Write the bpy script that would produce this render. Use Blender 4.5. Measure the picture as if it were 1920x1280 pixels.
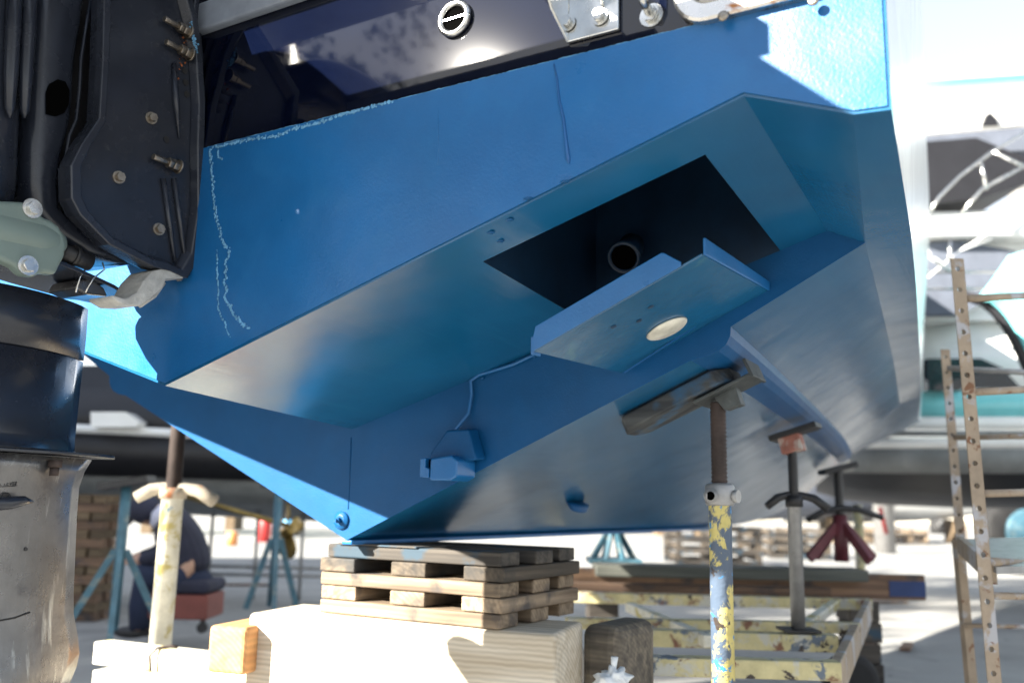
import bpy, bmesh, math, random
from mathutils import Vector, Matrix, noise
random.seed(7)
R = math.radians
for o in list(bpy.data.objects): bpy.data.objects.remove(o)
scn = bpy.context.scene
COL = scn.collection

# ------------------------------------------------------------------ camera
F_PX, PSI, H = 1700.0, R(30), 1.0           # focal length in photo pixels, boat heading, eye height
pitch = math.atan(305 / F_PX); rho = R(1.2)
_fw = Vector((0, math.cos(pitch), math.sin(pitch))); _rt = Vector((1, 0, 0)); _up = _rt.cross(_fw)
RT = _rt * math.cos(rho) + _up * math.sin(rho); UP = -_rt * math.sin(rho) + _up * math.cos(rho); FW = _fw
CAM = Vector((0, 0, H))
cam_d = bpy.data.cameras.new('camera'); cam = bpy.data.objects.new('camera', cam_d); COL.objects.link(cam)
cam.matrix_world = Matrix(((RT.x, UP.x, -FW.x, CAM.x), (RT.y, UP.y, -FW.y, CAM.y), (RT.z, UP.z, -FW.z, CAM.z), (0, 0, 0, 1)))
cam_d.sensor_width = 36; cam_d.lens = F_PX / 1920 * 36
cam_d.clip_start = 0.02; cam_d.clip_end = 3000
cam_d.dof.use_dof = True; cam_d.dof.focus_distance = 1.85; cam_d.dof.aperture_fstop = 2.4
scn.camera = cam

# ------------------------------------------------------------------ world, sun, exposure
SD = Vector((math.cos(PSI), -math.sin(PSI), 0)); FD = Vector((math.sin(PSI), math.cos(PSI), 0))   # boat starboard / forward
KEEL = Vector((-0.42655, 2.45662, H - 0.10201))
SUN = (FD + SD * 0.62 + Vector((0, 0, -0.57))).normalized()       # direction the light travels
el = math.asin(-SUN.z); to = -SUN
world = bpy.data.worlds.new('World'); scn.world = world; world.use_nodes = True
wn = world.node_tree.nodes; wl = world.node_tree.links
sky = wn.new('ShaderNodeTexSky'); sky.sky_type = 'NISHITA'; sky.sun_disc = False
sky.sun_elevation = el; sky.sun_rotation = math.atan2(to.x, to.y)
sky.air_density = 1.0; sky.dust_density = 0.2; sky.ozone_density = 1.0
# thin bright high cloud and milky horizon mixed over the clear sky
wtc = wn.new('ShaderNodeTexCoord'); wmp = wn.new('ShaderNodeMapping'); wmp.inputs['Scale'].default_value = (1, 1, 2.6); wl.new(wtc.outputs['Generated'], wmp.inputs[0])
cn = wn.new('ShaderNodeTexNoise'); cn.inputs['Scale'].default_value = 2.2; cn.inputs['Detail'].default_value = 7; wl.new(wmp.outputs[0], cn.inputs['Vector'])
cr = wn.new('ShaderNodeMapRange'); cr.inputs[1].default_value = .42; cr.inputs[2].default_value = .66; cr.inputs[4].default_value = .9; wl.new(cn.outputs[0], cr.inputs[0])
sx = wn.new('ShaderNodeSeparateXYZ'); wl.new(wtc.outputs['Generated'], sx.inputs[0])
hz = wn.new('ShaderNodeMapRange'); hz.inputs[1].default_value = .0; hz.inputs[2].default_value = .75; hz.inputs[3].default_value = .95; hz.inputs[4].default_value = .1; wl.new(sx.outputs[2], hz.inputs[0])
mxx = wn.new('ShaderNodeMath'); mxx.operation = 'MAXIMUM'; wl.new(cr.outputs[0], mxx.inputs[0]); wl.new(hz.outputs[0], mxx.inputs[1])
cm = wn.new('ShaderNodeMix'); cm.data_type = 'RGBA'; wl.new(mxx.outputs[0], cm.inputs[0]); wl.new(sky.outputs[0], cm.inputs[6]); cm.inputs[7].default_value = (5.2, 5.2, 5.1, 1)
wl.new(cm.outputs[2], wn['Background'].inputs[0]); wn['Background'].inputs[1].default_value = 0.05
sl = bpy.data.lights.new('sun', 'SUN'); sl.energy = 5.0; sl.angle = R(0.5); sl.color = (1, .93, .81)
so = bpy.data.objects.new('sun', sl); COL.objects.link(so); so.rotation_euler = SUN.to_track_quat('-Z', 'Y').to_euler()
scn.view_settings.view_transform = 'Standard'; scn.view_settings.look = 'None'
scn.view_settings.exposure = 2.65; scn.view_settings.gamma = 1
scn.cycles.max_bounces = 8

# ------------------------------------------------------------------ photo rays -> places
def ray(x, y): return RT * ((x - 960) / F_PX) + UP * ((640 - y) / F_PX) + FW
BM = Matrix.Translation(KEEL) @ Matrix.Rotation(-PSI, 4, 'Z'); BI = BM.inverted()   # boat frame: x starboard, y forward, z up
def hitw(x, y, p0, n):
    v = ray(x, y); n = Vector(n); return CAM + v * ((Vector(p0) - CAM).dot(n) / v.dot(n))
def Z(x, y, z): return hitw(x, y, (0, 0, z), (0, 0, 1))            # on the level z
def D(x, y, d): return hitw(x, y, (0, d, 0), (0, 1, 0))            # at distance d ahead
def bF(x, y, f): return BI @ hitw(x, y, KEEL + FD * f, FD)         # boat coordinates, on an athwart plane
def bS(x, y, s): return BI @ hitw(x, y, KEEL + SD * s, SD)         # boat coordinates, on a fore-aft plane
def bP(x, y, p0, n):
    return BI @ hitw(x, y, BM @ Vector(p0), BM.to_3x3() @ Vector(n))

# ------------------------------------------------------------------ materials
MATS = {}
def mat(name, base, rough=.5, metal=0., bump=0., bscale=200., var=.12, vscale=6., coat=0., spots=None, axis=None, coord='Object', bdist=.002, rvar=0., ior=1.5, streak=None, wear=None, wave=0., spec=.5):
    """procedural paint/metal/concrete: base colour, slow tone variation, fine bump, patches of other colours"""
    m = bpy.data.materials.new(name); m.use_nodes = True; MATS[name] = m
    n = m.node_tree.nodes; l = m.node_tree.links; b = n['Principled BSDF']
    tc = n.new('ShaderNodeTexCoord'); mp = n.new('ShaderNodeMapping'); l.new(tc.outputs[coord], mp.inputs[0])
    if axis: mp.inputs['Scale'].default_value = axis
    def nz(scale, det=4, ro=.6, src=mp):
        t = n.new('ShaderNodeTexNoise'); t.inputs['Scale'].default_value = scale; t.inputs['Detail'].default_value = det
        t.inputs['Roughness'].default_value = ro; l.new(src.outputs[0], t.inputs['Vector']); return t
    def ramp(t, a, c):
        r = n.new('ShaderNodeMapRange'); r.inputs[1].default_value = a; r.inputs[2].default_value = c; l.new(t.outputs[0], r.inputs[0]); return r
    t = nz(vscale, 6)
    r = ramp(t, .3, .7); r.inputs[3].default_value = 1 - var; r.inputs[4].default_value = 1 + var
    mx = n.new('ShaderNodeMix'); mx.data_type = 'RGBA'; mx.blend_type = 'MULTIPLY'; mx.inputs[0].default_value = 1
    mx.inputs[6].default_value = (*base, 1); l.new(r.outputs[0], mx.inputs[7]); out = mx.outputs[2]
    rr = None
    for sp in (spots or []):                     # (colour, scale, lo, hi, rough)
        c, sc, lo, hi = sp[:4]
        a = nz(sc, 8, .65); a.inputs['Distortion'].default_value = .4; q = ramp(a, lo, hi)
        k = n.new('ShaderNodeMix'); k.data_type = 'RGBA'; l.new(q.outputs[0], k.inputs[0]); l.new(out, k.inputs[6]); k.inputs[7].default_value = (*c, 1); out = k.outputs[2]
    if streak:                                   # (colour, mapping scale, lo, hi): stretched marks
        c, sv, lo, hi = streak
        m2 = n.new('ShaderNodeMapping'); l.new(tc.outputs[coord], m2.inputs[0]); m2.inputs['Scale'].default_value = sv
        a = nz(1, 5, .6, m2); q = ramp(a, lo, hi)
        k = n.new('ShaderNodeMix'); k.data_type = 'RGBA'; l.new(q.outputs[0], k.inputs[0]); l.new(out, k.inputs[6]); k.inputs[7].default_value = (*c, 1); out = k.outputs[2]
    l.new(out, b.inputs['Base Color'])
    b.inputs['Roughness'].default_value = rough; b.inputs['Metallic'].default_value = metal
    b.inputs['IOR'].default_value = ior; b.inputs['Specular IOR Level'].default_value = spec
    if rvar:
        a = nz(vscale * 2.3, 5); q = ramp(a, .3, .7); q.inputs[3].default_value = max(0, rough - rvar); q.inputs[4].default_value = rough + rvar; l.new(q.outputs[0], b.inputs['Roughness'])
    if coat: b.inputs['Coat Weight'].default_value = coat; b.inputs['Coat Roughness'].default_value = .04
    if bump:
        a = nz(bscale, 3, .5); bp = n.new('ShaderNodeBump'); bp.inputs['Strength'].default_value = bump; bp.inputs['Distance'].default_value = bdist
        l.new(a.outputs[0], bp.inputs['Height'])
        if streak:
            bp2 = n.new('ShaderNodeBump'); bp2.inputs['Strength'].default_value = .35; bp2.inputs['Distance'].default_value = .002
            m3 = n.new('ShaderNodeMapping'); l.new(tc.outputs[coord], m3.inputs[0]); m3.inputs['Scale'].default_value = streak[1]
            a3 = nz(1, 4, .6, m3); l.new(a3.outputs[0], bp2.inputs['Height']); l.new(bp.outputs[0], bp2.inputs['Normal']); l.new(bp2.outputs[0], b.inputs['Normal'])
        else: l.new(bp.outputs[0], b.inputs['Normal'])
        if wave:                                 # slow hand-faired unevenness
            a4 = n.new('ShaderNodeTexNoise'); a4.inputs['Scale'].default_value = 5.5; a4.inputs['Detail'].default_value = 2; l.new(tc.outputs[coord], a4.inputs['Vector'])
            b4 = n.new('ShaderNodeBump'); b4.inputs['Strength'].default_value = wave; b4.inputs['Distance'].default_value = .012; l.new(a4.outputs[0], b4.inputs['Height'])
            src = b.inputs['Normal'].links[0].from_socket; l.new(src, b4.inputs['Normal']); l.new(b4.outputs[0], b.inputs['Normal'])
    return m
def wood(name, c1, c2, axis, stain=None, lo=.55, hi=.7, scale=1.):
    """timber with grain running along one axis of its object"""
    m = bpy.data.materials.new(name); m.use_nodes = True
    n = m.node_tree.nodes; l = m.node_tree.links; b = n['Principled BSDF']
    tc = n.new('ShaderNodeTexCoord'); mp = n.new('ShaderNodeMapping'); l.new(tc.outputs['Object'], mp.inputs[0])
    s = [34 * scale] * 3; s['xyz'.index(axis)] = 1.6 * scale; mp.inputs['Scale'].default_value = s
    w = n.new('ShaderNodeTexNoise'); w.inputs['Scale'].default_value = 1; w.inputs['Detail'].default_value = 5; w.inputs['Distortion'].default_value = .5; l.new(mp.outputs[0], w.inputs['Vector'])
    cr = n.new('ShaderNodeValToRGB'); cr.color_ramp.elements[0].position = .32; cr.color_ramp.elements[1].position = .66
    cr.color_ramp.elements[0].color = (*c1, 1); cr.color_ramp.elements[1].color = (*c2, 1); l.new(w.outputs[0], cr.inputs[0]); out = cr.outputs[0]
    # growth rings, seen on the sawn ends
    wv = n.new('ShaderNodeTexWave'); wv.wave_type = 'RINGS'; wv.rings_direction = axis.upper(); wv.inputs['Scale'].default_value = 26; wv.inputs['Distortion'].default_value = 1.5; wv.inputs['Detail'].default_value = 1
    mo = n.new('ShaderNodeMapping'); mo.inputs['Location'].default_value = (.13, .21, .12); l.new(tc.outputs['Object'], mo.inputs[0]); l.new(mo.outputs[0], wv.inputs['Vector'])
    k0 = n.new('ShaderNodeMix'); k0.data_type = 'RGBA'; k0.blend_type = 'MULTIPLY'; l.new(out, k0.inputs[6])
    rr = n.new('ShaderNodeMapRange'); rr.inputs[3].default_value = .62; rr.inputs[4].default_value = 1.0; l.new(wv.outputs[0], rr.inputs[0]); l.new(rr.outputs[0], k0.inputs[7]); k0.inputs[0].default_value = .55; out = k0.outputs[2]
    if stain:
        a = n.new('ShaderNodeTexNoise'); a.inputs['Scale'].default_value = 9; a.inputs['Detail'].default_value = 7; l.new(tc.outputs['Object'], a.inputs['Vector'])
        q = n.new('ShaderNodeMapRange'); q.inputs[1].default_value = lo; q.inputs[2].default_value = hi; l.new(a.outputs[0], q.inputs[0])
        k = n.new('ShaderNodeMix'); k.data_type = 'RGBA'; l.new(q.outputs[0], k.inputs[0]); l.new(out, k.inputs[6]); k.inputs[7].default_value = (*stain, 1); out = k.outputs[2]
    oi = n.new('ShaderNodeObjectInfo'); q = n.new('ShaderNodeMapRange'); q.inputs[3].default_value = .62; q.inputs[4].default_value = 1.12; l.new(oi.outputs['Random'], q.inputs[0])
    k = n.new('ShaderNodeMix'); k.data_type = 'RGBA'; k.blend_type = 'MULTIPLY'; k.inputs[0].default_value = 1; l.new(out, k.inputs[6]); l.new(q.outputs[0], k.inputs[7]); out = k.outputs[2]
    l.new(out, b.inputs['Base Color']); b.inputs['Roughness'].default_value = .8
    bp = n.new('ShaderNodeBump'); bp.inputs['Strength'].default_value = .5; bp.inputs['Distance'].default_value = .003; l.new(w.outputs[0], bp.inputs['Height']); l.new(bp.outputs[0], b.inputs['Normal'])
    return m

BLUE = (.007, .112, .315)
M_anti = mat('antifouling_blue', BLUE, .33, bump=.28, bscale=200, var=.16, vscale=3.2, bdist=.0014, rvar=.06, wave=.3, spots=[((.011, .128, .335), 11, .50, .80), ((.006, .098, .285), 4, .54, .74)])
M_bottom = mat('antifouling_bottom', (.004, .085, .20), .21, bump=.2, bscale=170, var=.16, vscale=2.4, wave=.16, spots=[((.008, .094, .20), 5, .5, .78), ((.10, .15, .19), 19, .69, .76)], bdist=.0008, rvar=.04, ior=1.62,  # same antifouling, darkened for the dim light under the hull
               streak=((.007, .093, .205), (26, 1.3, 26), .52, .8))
M_step = mat('antifouling_step', (.003, .066, .19), .40, spec=.22, wave=.25, bump=.35, bscale=210, var=.13, vscale=4, bdist=.0014, spots=[((.004, .076, .21), 9, .5, .8)])  # same antifouling, darkened to carry the shade on the step face
M_navy = mat('navy_gelcoat', (.0012, .0025, .010), .018, coat=.6, bump=.03, bscale=9, var=.1, bdist=.004, ior=1.34)
M_topside = mat('topside_sheen_gelcoat', (.66, .70, .70), .22)  # pale colour stands in for navy gelcoat mirroring the sky at grazing angle
M_grime = mat('grey_gelcoat', (.22, .25, .30), .35, bump=.1, var=.2, vscale=14)
M_chalk = mat('chalky_sealant', (.13, .33, .54), .9, bump=.6, bscale=400, var=.3, vscale=60)
M_run = mat('paint_run_blue', (.008, .09, .27), .3)
M_char = mat('charcoal_enamel', (.022, .026, .037), .25, bump=.08, bscale=160, var=.2, vscale=8, rvar=.06, spots=[((.05, .055, .06), 23, .64, .72)])
M_char2 = mat('charcoal_gloss', (.018, .022, .033), .26, bump=.04, bscale=60, var=.2, vscale=5, rvar=.05)
M_casting = mat('bare_casting', (.17, .17, .175), .30, metal=.7, bump=.15, bscale=190, var=.3, vscale=7, rvar=.08, spots=[((.09, .09, .10), 6, .5, .62)], streak=((.45, .47, .47), (45, 45, 5), .60, .74))
M_prime = mat('grey_green_paint', (.15, .20, .185), .42, bump=.2, bscale=120, var=.12, spots=[((.36, .38, .34), 40, .68, .74)])
M_steel = mat('stainless_steel', (.62, .62, .60), .22, metal=1, bump=.05, bscale=90, var=.12, vscale=20, rvar=.08)
M_steel_r = mat('rust_bloomed_stainless', (.60, .58, .55), .25, metal=1, bump=.1, bscale=90, var=.12, rvar=.08, spots=[((.33, .13, .04), 17, .57, .68)])
M_bolt = mat('tarnished_bolt', (.33, .29, .24), .38, metal=1, bump=.4, bscale=300, var=.3, vscale=80)
M_rust = mat('rust_brown', (.048, .034, .03), .75, metal=.2, bump=.5, bscale=200, var=.35, vscale=30)
M_rusto = mat('rust_orange_patch', (.30, .09, .03), .85, bump=.6, bscale=300, var=.4, vscale=60)
M_yel = mat('flaking_yellow', (.46, .41, .22), .55, bump=.5, bscale=90, var=.2, vscale=20, bdist=.003,
            spots=[((.42, .42, .38), 12, .5, .6), ((.10, .13, .17), 9, .59, .62), ((.16, .07, .04), 13, .57, .64), ((.035, .025, .02), 15, .60, .63)])
M_yel2 = mat('yellow_blue_flakes', (.50, .43, .15), .55, bump=.5, bscale=90, var=.2, vscale=20, bdist=.003,
             spots=[((.07, .10, .15), 10, .47, .50), ((.04, .20, .42), 24, .60, .62), ((.04, .03, .025), 21, .62, .64)])
M_pale = mat('weathered_sunlit_cream', (.66, .64, .55), .6, bump=.5, bscale=90, var=.2, vscale=20, spots=[((.45, .38, .14), 8, .52, .58), ((.10, .24, .36), 11, .62, .66), ((.06, .05, .04), 22, .64, .66)])  # yellow paint lightened to cream to carry the sun's glare
M_tan = mat('tan_flaking_steel', (.30, .235, .17), .6, bump=.4, bscale=80, var=.2, vscale=15, spots=[((.36, .36, .38), 7, .52, .58), ((.16, .07, .03), 16, .60, .64), ((.07, .25, .45), 4, .68, .70)])
M_galv = mat('grey_galvanised', (.30, .30, .30), .45, metal=.5, var=.2, vscale=20, spots=[((.10, .08, .06), 14, .6, .66)])
M_black = mat('black_iron', (.018, .018, .02), .5, bump=.3, var=.3, vscale=20)
M_teal = mat('teal_grey_paint', (.05, .13, .18), .5, var=.25, vscale=12, spots=[((.16, .2, .2), 14, .56, .62)])
M_redox = mat('red_oxide_paint', (.13, .03, .04), .5, var=.3, vscale=12)
M_void = mat('pocket_shade_blue', (.004, .026, .065), .45, bump=.2, bscale=90, var=.3, vscale=9)  # blue darkened to carry the shade inside the pocket
M_hole = mat('deep_hole', (.002, .002, .002), 1, ior=1.01)
M_rubber = mat('black_rubber', (.012, .012, .013), .75, var=.3)
M_anode = mat('pearly_zinc', (.62, .60, .52), .42, metal=.35, bump=.7, bscale=60, var=.25, vscale=30, bdist=.003)
M_zinc = mat('corroded_zinc', (.42, .42, .40), .7, bump=.8, bscale=120, var=.3, vscale=30, bdist=.003)
M_scuff = mat('scuffed_bare_alloy', (.56, .58, .58), .55, metal=.3, bump=.5, bscale=200, var=.3, vscale=40)
M_conc = mat('yard_concrete', (.24, .24, .235), .85, bump=.5, bscale=30, var=.18, vscale=.8, bdist=.005, spots=[((.15, .15, .15), .9, .54, .68), ((.33, .32, .30), 2.2, .56, .7), ((.07, .07, .07), 5, .64, .70), ((.10, .17, .2), 9, .70, .73)])
M_white = mat('white_gelcoat', (.80, .81, .80), .2, var=.05, coat=.5)
M_tealh = mat('turquoise_hull', (.20, .62, .66), .25, var=.06, coat=.5)
M_grayh = mat('grey_bottom_paint', (.20, .21, .21), .6, bump=.2, var=.25, vscale=3, spots=[((.33, .34, .34), 3, .6, .7)])
M_darkh = mat('black_hull_paint', (.010, .010, .013), .5, var=.2)
M_glass = mat('smoked_glass', (.01, .013, .018), .06)
M_canvas = mat('grey_canvas', (.10, .115, .15), .85, bump=.3, var=.15)
M_bronze = mat('bronze', (.30, .21, .07), .35, metal=.8, var=.3, vscale=20)
M_jacket = mat('dark_jacket', (.022, .024, .045), .9, bump=.5, bscale=60, var=.3, bdist=.004)
M_trouser = mat('navy_trousers', (.012, .02, .05), .9, bump=.4, bscale=60)
M_skin = mat('skin', (.45, .27, .19), .5)
M_shirt = mat('pale_collar', (.55, .56, .68), .8)
M_leaf = mat('dark_foliage', (.045, .075, .03), .7, var=.4, vscale=2)
M_bark = mat('bark', (.10, .075, .05), .9, bump=.6, bscale=20)
M_shed = mat('dark_corrugated_shed', (.03, .035, .06), .5, var=.2)
M_wx = wood('sunlit_pale_timber', (.50, .42, .31), (.70, .63, .52), 'x')  # wood colour lightened to carry the overexposed sunlight
M_wnew = wood('fresh_sawn_timber', (.46, .21, .08), (.62, .34, .14), 'y')
M_wold = wood('old_brown_timber', (.09, .06, .035), (.24, .17, .10), 'x')
M_bx = wood('crib_board_wood', (.13, .09, .06), (.36, .27, .18), 'x', (.07, .06, .055), .55, .68)
M_by = wood('crib_cross_wood', (.15, .105, .07), (.37, .28, .19), 'y', (.07, .06, .055), .55, .68)
M_bdark = wood('crib_shaded_board', (.025, .022, .02), (.10, .085, .07), 'x', (.03, .06, .09), .55, .62)  # boards darkened to carry the hull's shade on top of the crib
M_blk = wood('crib_shaded_block', (.03, .025, .02), (.13, .10, .07), 'y', (.03, .03, .03), .5, .68)  # cross blocks darkened for the same shade of the hull
M_pad = wood('pad_board', (.012, .016, .022), (.065, .07, .072), 'x', (.02, .08, .16), .58, .68)
M_plank = wood('dark_plank', (.10, .06, .04), (.26, .16, .10), 'x', (.06, .05, .05), .55, .7)
M_navyp = mat('blue_painted_plank_end', (.012, .035, .13), .6, var=.2)
M_brown = mat('reddish_brown_box', (.18, .05, .04), .6, var=.2)
M_lit = mat('white_plastic_bag', (.75, .78, .80), .4, bump=.6, bscale=30, bdist=.01)

# ------------------------------------------------------------------ mesh helpers
MATRIX = {}
def thing(name, label, cat, loc=(0, 0, 0), rotz=0., group=None, kind=None):
    o = bpy.data.objects.new(name, None); COL.objects.link(o); o.empty_display_size = .1
    o.location = loc; o.rotation_euler = (0, 0, rotz)
    MATRIX[o.name] = Matrix.Translation(Vector(loc)) @ Matrix.Rotation(rotz, 4, 'Z')
    tag(o, label, cat, group, kind); return o
def tag(o, label=None, cat=None, group=None, kind=None):
    if label: o['label'] = label
    if cat: o['category'] = cat
    if group: o['group'] = group
    if kind: o['kind'] = kind
    return o
class MB:
    def __init__(s, frame=None): s.bm = bmesh.new(); s.fr = frame or Matrix.Identity(4); s.mats = []
    def poly(s, pts, mi=0):
        f = s.bm.faces.new([s.bm.verts.new(p) for p in pts]); f.material_index = mi; return f
    def box(s, c, size, rot=None, mi=0):
        c = Vector(c); rot = rot or Matrix.Identity(3)
        v = [s.bm.verts.new(c + rot @ Vector((x * size[0] / 2, y * size[1] / 2, z * size[2] / 2))) for x in (-1, 1) for y in (-1, 1) for z in (-1, 1)]
        for q in ((0, 1, 3, 2), (4, 6, 7, 5), (0, 4, 5, 1), (2, 3, 7, 6), (0, 2, 6, 4), (1, 5, 7, 3)):
            s.bm.faces.new([v[i] for i in q]).material_index = mi
        return s
    def beam(s, a, b, w, h, up=(0, 0, 1), mi=0):
        a = Vector(a); b = Vector(b); x = (b - a).normalized(); y = Vector(up).cross(x).normalized(); z = x.cross(y)
        return s.box((a + b) / 2, ((b - a).length, w, h), Matrix((x, y, z)).transposed(), mi)
    def cyl(s, a, b, r0, r1=None, n=16, caps=True, mi=0):
        r1 = r0 if r1 is None else r1; return s.tube([a, b], [r0, r1], n, caps, mi)
    def tube(s, pts, r, n=10, caps=True, mi=0):
        pts = [Vector(p) for p in pts]; k = len(pts)
        rs = r if isinstance(r, (list, tuple)) else [r] * k
        rings = []; u = None
        for i, p in enumerate(pts):
            t = (pts[min(i + 1, k - 1)] - pts[max(i - 1, 0)])
            t = t.normalized() if t.length > 1e-9 else Vector((0, 0, 1))
            if u is None: u = t.cross(Vector((0, 0, 1)) if abs(t.z) < .9 else Vector((1, 0, 0))).normalized()
            u = (u - t * u.dot(t)).normalized(); w = t.cross(u)
            rings.append([s.bm.verts.new(p + (u * math.cos(2 * math.pi * j / n) + w * math.sin(2 * math.pi * j / n)) * rs[i]) for j in range(n)])
        for i in range(k - 1):
            for j in range(n):
                f = s.bm.faces.new([rings[i][j], rings[i][(j + 1) % n], rings[i + 1][(j + 1) % n], rings[i + 1][j]]); f.material_index = mi; f.smooth = True
        if caps:
            s.bm.faces.new(list(reversed(rings[0]))).material_index = mi; s.bm.faces.new(rings[-1]).material_index = mi
        return s
    def lathe(s, base, axis, prof, n=24, mi=0):
        """prof: (distance along axis, radius)"""
        base = Vector(base); axis = Vector(axis).normalized()
        return s.tube([base + axis * d for d, _ in prof], [max(r, 1e-4) for _, r in prof], n, True, mi)
    def prism(s, pts, vec, mi=0):
        vec = Vector(vec); pts = [Vector(p) for p in pts]
        a = [s.bm.verts.new(p) for p in pts]; b = [s.bm.verts.new(p + vec) for p in pts]
        fs = [s.bm.faces.new(a), s.bm.faces.new(list(reversed(b)))]
        for i in range(len(a)):
            j = (i + 1) % len(a); fs.append(s.bm.faces.new([a[i], b[i], b[j], a[j]]))
        for f in fs: f.material_index = mi
        return s
    def loft(s, secs, close=False, mi=0, smooth=True, caps=False):
        rows = [[s.bm.verts.new(p) for p in sec] for sec in secs]
        for i in range(len(rows) - 1):
            m = len(rows[i])
            for j in range(m if close else m - 1):
                q = [rows[i][j], rows[i][(j + 1) % m], rows[i + 1][(j + 1) % m], rows[i + 1][j]]
                try: f = s.bm.faces.new(q); f.smooth = smooth; f.material_index = mi
                except ValueError: pass
        if caps:
            s.bm.faces.new(rows[0]); s.bm.faces.new(list(reversed(rows[-1])))
        return s
    def ico(s, c, r, sub=2, sc=(1, 1, 1), jit=0., mi=0):
        g = bmesh.ops.create_icosphere(s.bm, subdivisions=sub, radius=r)
        for v in g['verts']:
            k = 1 + jit * noise.noise(v.co * (2 / r)); v.co = Vector((v.co.x * sc[0] * k, v.co.y * sc[1] * k, v.co.z * sc[2] * k)) + Vector(c)
            for f in v.link_faces: f.smooth = True; f.material_index = mi
        return s
    def bolt(s, p, d, r=.011, L=.03, washer=True):
        """hex head with washer, pointing along d"""
        p = Vector(p); d = Vector(d).normalized()
        if washer: s.cyl(p, p + d * .003, r * 1.45, n=20)
        s.cyl(p + d * .003, p + d * .013, r, n=6)
        if L > .014: s.cyl(p + d * .013, p + d * L, r * .55, n=12)
        return s
    def build(s, name, m, parent=None, origin=None, rotz=0., bevel=0., seg=2, merge=False, smooth=None, ang=30, sub=0):
        if merge: bmesh.ops.remove_doubles(s.bm, verts=s.bm.verts, dist=.0004)
        bmesh.ops.recalc_face_normals(s.bm, faces=s.bm.faces)
        o = bpy.data.objects.new(name, bpy.data.meshes.new(name)); COL.objects.link(o)
        if parent is not None: inv = MATRIX[parent.name].inverted(); o.parent = parent
        else:
            origin = Vector(origin) if origin is not None else Vector((0, 0, 0))
            mw = Matrix.Translation(origin) @ Matrix.Rotation(rotz, 4, 'Z'); inv = mw.inverted()
            o.location = origin; o.rotation_euler = (0, 0, rotz)
        s.bm.transform(inv @ s.fr)
        if smooth is not None:
            for f in s.bm.faces: f.smooth = smooth
        s.bm.to_mesh(o.data); s.bm.free()
        for q in (m if isinstance(m, (list, tuple)) else [m]): o.data.materials.append(q)
        MATRIX[o.name] = inv.inverted()
        if bevel:
            b = o.modifiers.new('bevel', 'BEVEL'); b.width = bevel; b.segments = seg; b.limit_method = 'ANGLE'; b.angle_limit = R(ang); b.harden_normals = bool(smooth)
        if sub:
            b = o.modifiers.new('sub', 'SUBSURF'); b.levels = sub; b.render_levels = sub
        return o
    def part(s, name, m, parent, **k): return s.build(name, m, parent, **k)

# ================================================================== GROUND
g = MB(); N = 40
for i in range(N):
    for j in range(N): pass
g.poly([(-900, -900, 0), (900, -900, 0), (900, 900, 0), (-900, 900, 0)])
tag(g.build('ground', M_conc), kind='structure')

# ================================================================== THE BOAT
T = -.62
boat = thing('motor_boat', 'blue bottomed motor boat propped up on timber cribbing, its stern overhanging the yard', 'boat', KEEL, -PSI)
ST0 = [  # f, keel z, strake inner (s,z), strake outer (s,z), chine inner, chine outer, sheer (s,z)
    (0, 0, (.965, .430), (1.03, .486), (1.325, .645), (1.412, .655), (1.47, 1.9)),
    (.5, 0, (.93, .428), (.99, .480), (1.278, .650), (1.368, .660), (1.425, 1.9)),
    (1, 0, (.885, .425), (.945, .475), (1.230, .655), (1.32, .667), (1.388, 1.92)),
    (2, 0, (.79, .415), (.85, .465), (1.13, .662), (1.224, .682), (1.308, 1.95)),
    (3, 0, (.68, .41), (.74, .46), (1.02, .665), (1.124, .700), (1.222, 2.0)),
    (4, .03, (.54, .41), (.60, .46), (.91, .68), (1.016, .730), (1.14, 2.05)),
    (5, .13, (.38, .45), (.43, .50), (.80, .705), (.908, .775), (1.05, 2.1)),
    (6, .33, (.21, .51), (.25, .56), (.69, .765), (.804, .84), (.95, 2.2)),
    (7, .62, (.08, .72), (.10, .76), (.56, .87), (.70, .95), (.82, 2.3)),
    (8, 1.1, (.01, 1.12), (.015, 1.14), (.22, 1.25), (.32, 1.35), (.56, 2.4)),
    (8.6, 1.7, (.002, 1.72), (.004, 1.75), (.01, 2.0), (.012, 2.05), (.04, 2.5))]
def flat(r): return [v for q in r for v in (q if isinstance(q, tuple) else (q,))]
ST = []
for i in range(len(ST0) - 1):                       # smooth the stations into fair curves
    P_ = [flat(ST0[max(0, min(len(ST0) - 1, i + k))]) for k in (-1, 0, 1, 2)]
    m_ = []
    for k in (1, 2):
        h_ = max(1e-6, P_[k + 1][0] - P_[k - 1][0]); m_.append([(P_[k + 1][c] - P_[k - 1][c]) / h_ for c in range(12)])
    h_ = P_[2][0] - P_[1][0]
    for k in range(4 if i else 3):
        t = k / (4 if i else 3); t2, t3 = t * t, t ** 3
        v = [(2 * t3 - 3 * t2 + 1) * P_[1][c] + (t3 - 2 * t2 + t) * h_ * m_[0][c] + (-2 * t3 + 3 * t2) * P_[2][c] + (t3 - t2) * h_ * m_[1][c] for c in range(12)]
        ST.append((v[0], v[1], (v[2], v[3]), (v[4], v[5]), (v[6], v[7]), (v[8], v[9]), (v[10], v[11])))
ST.append(ST0[-1])
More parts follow.
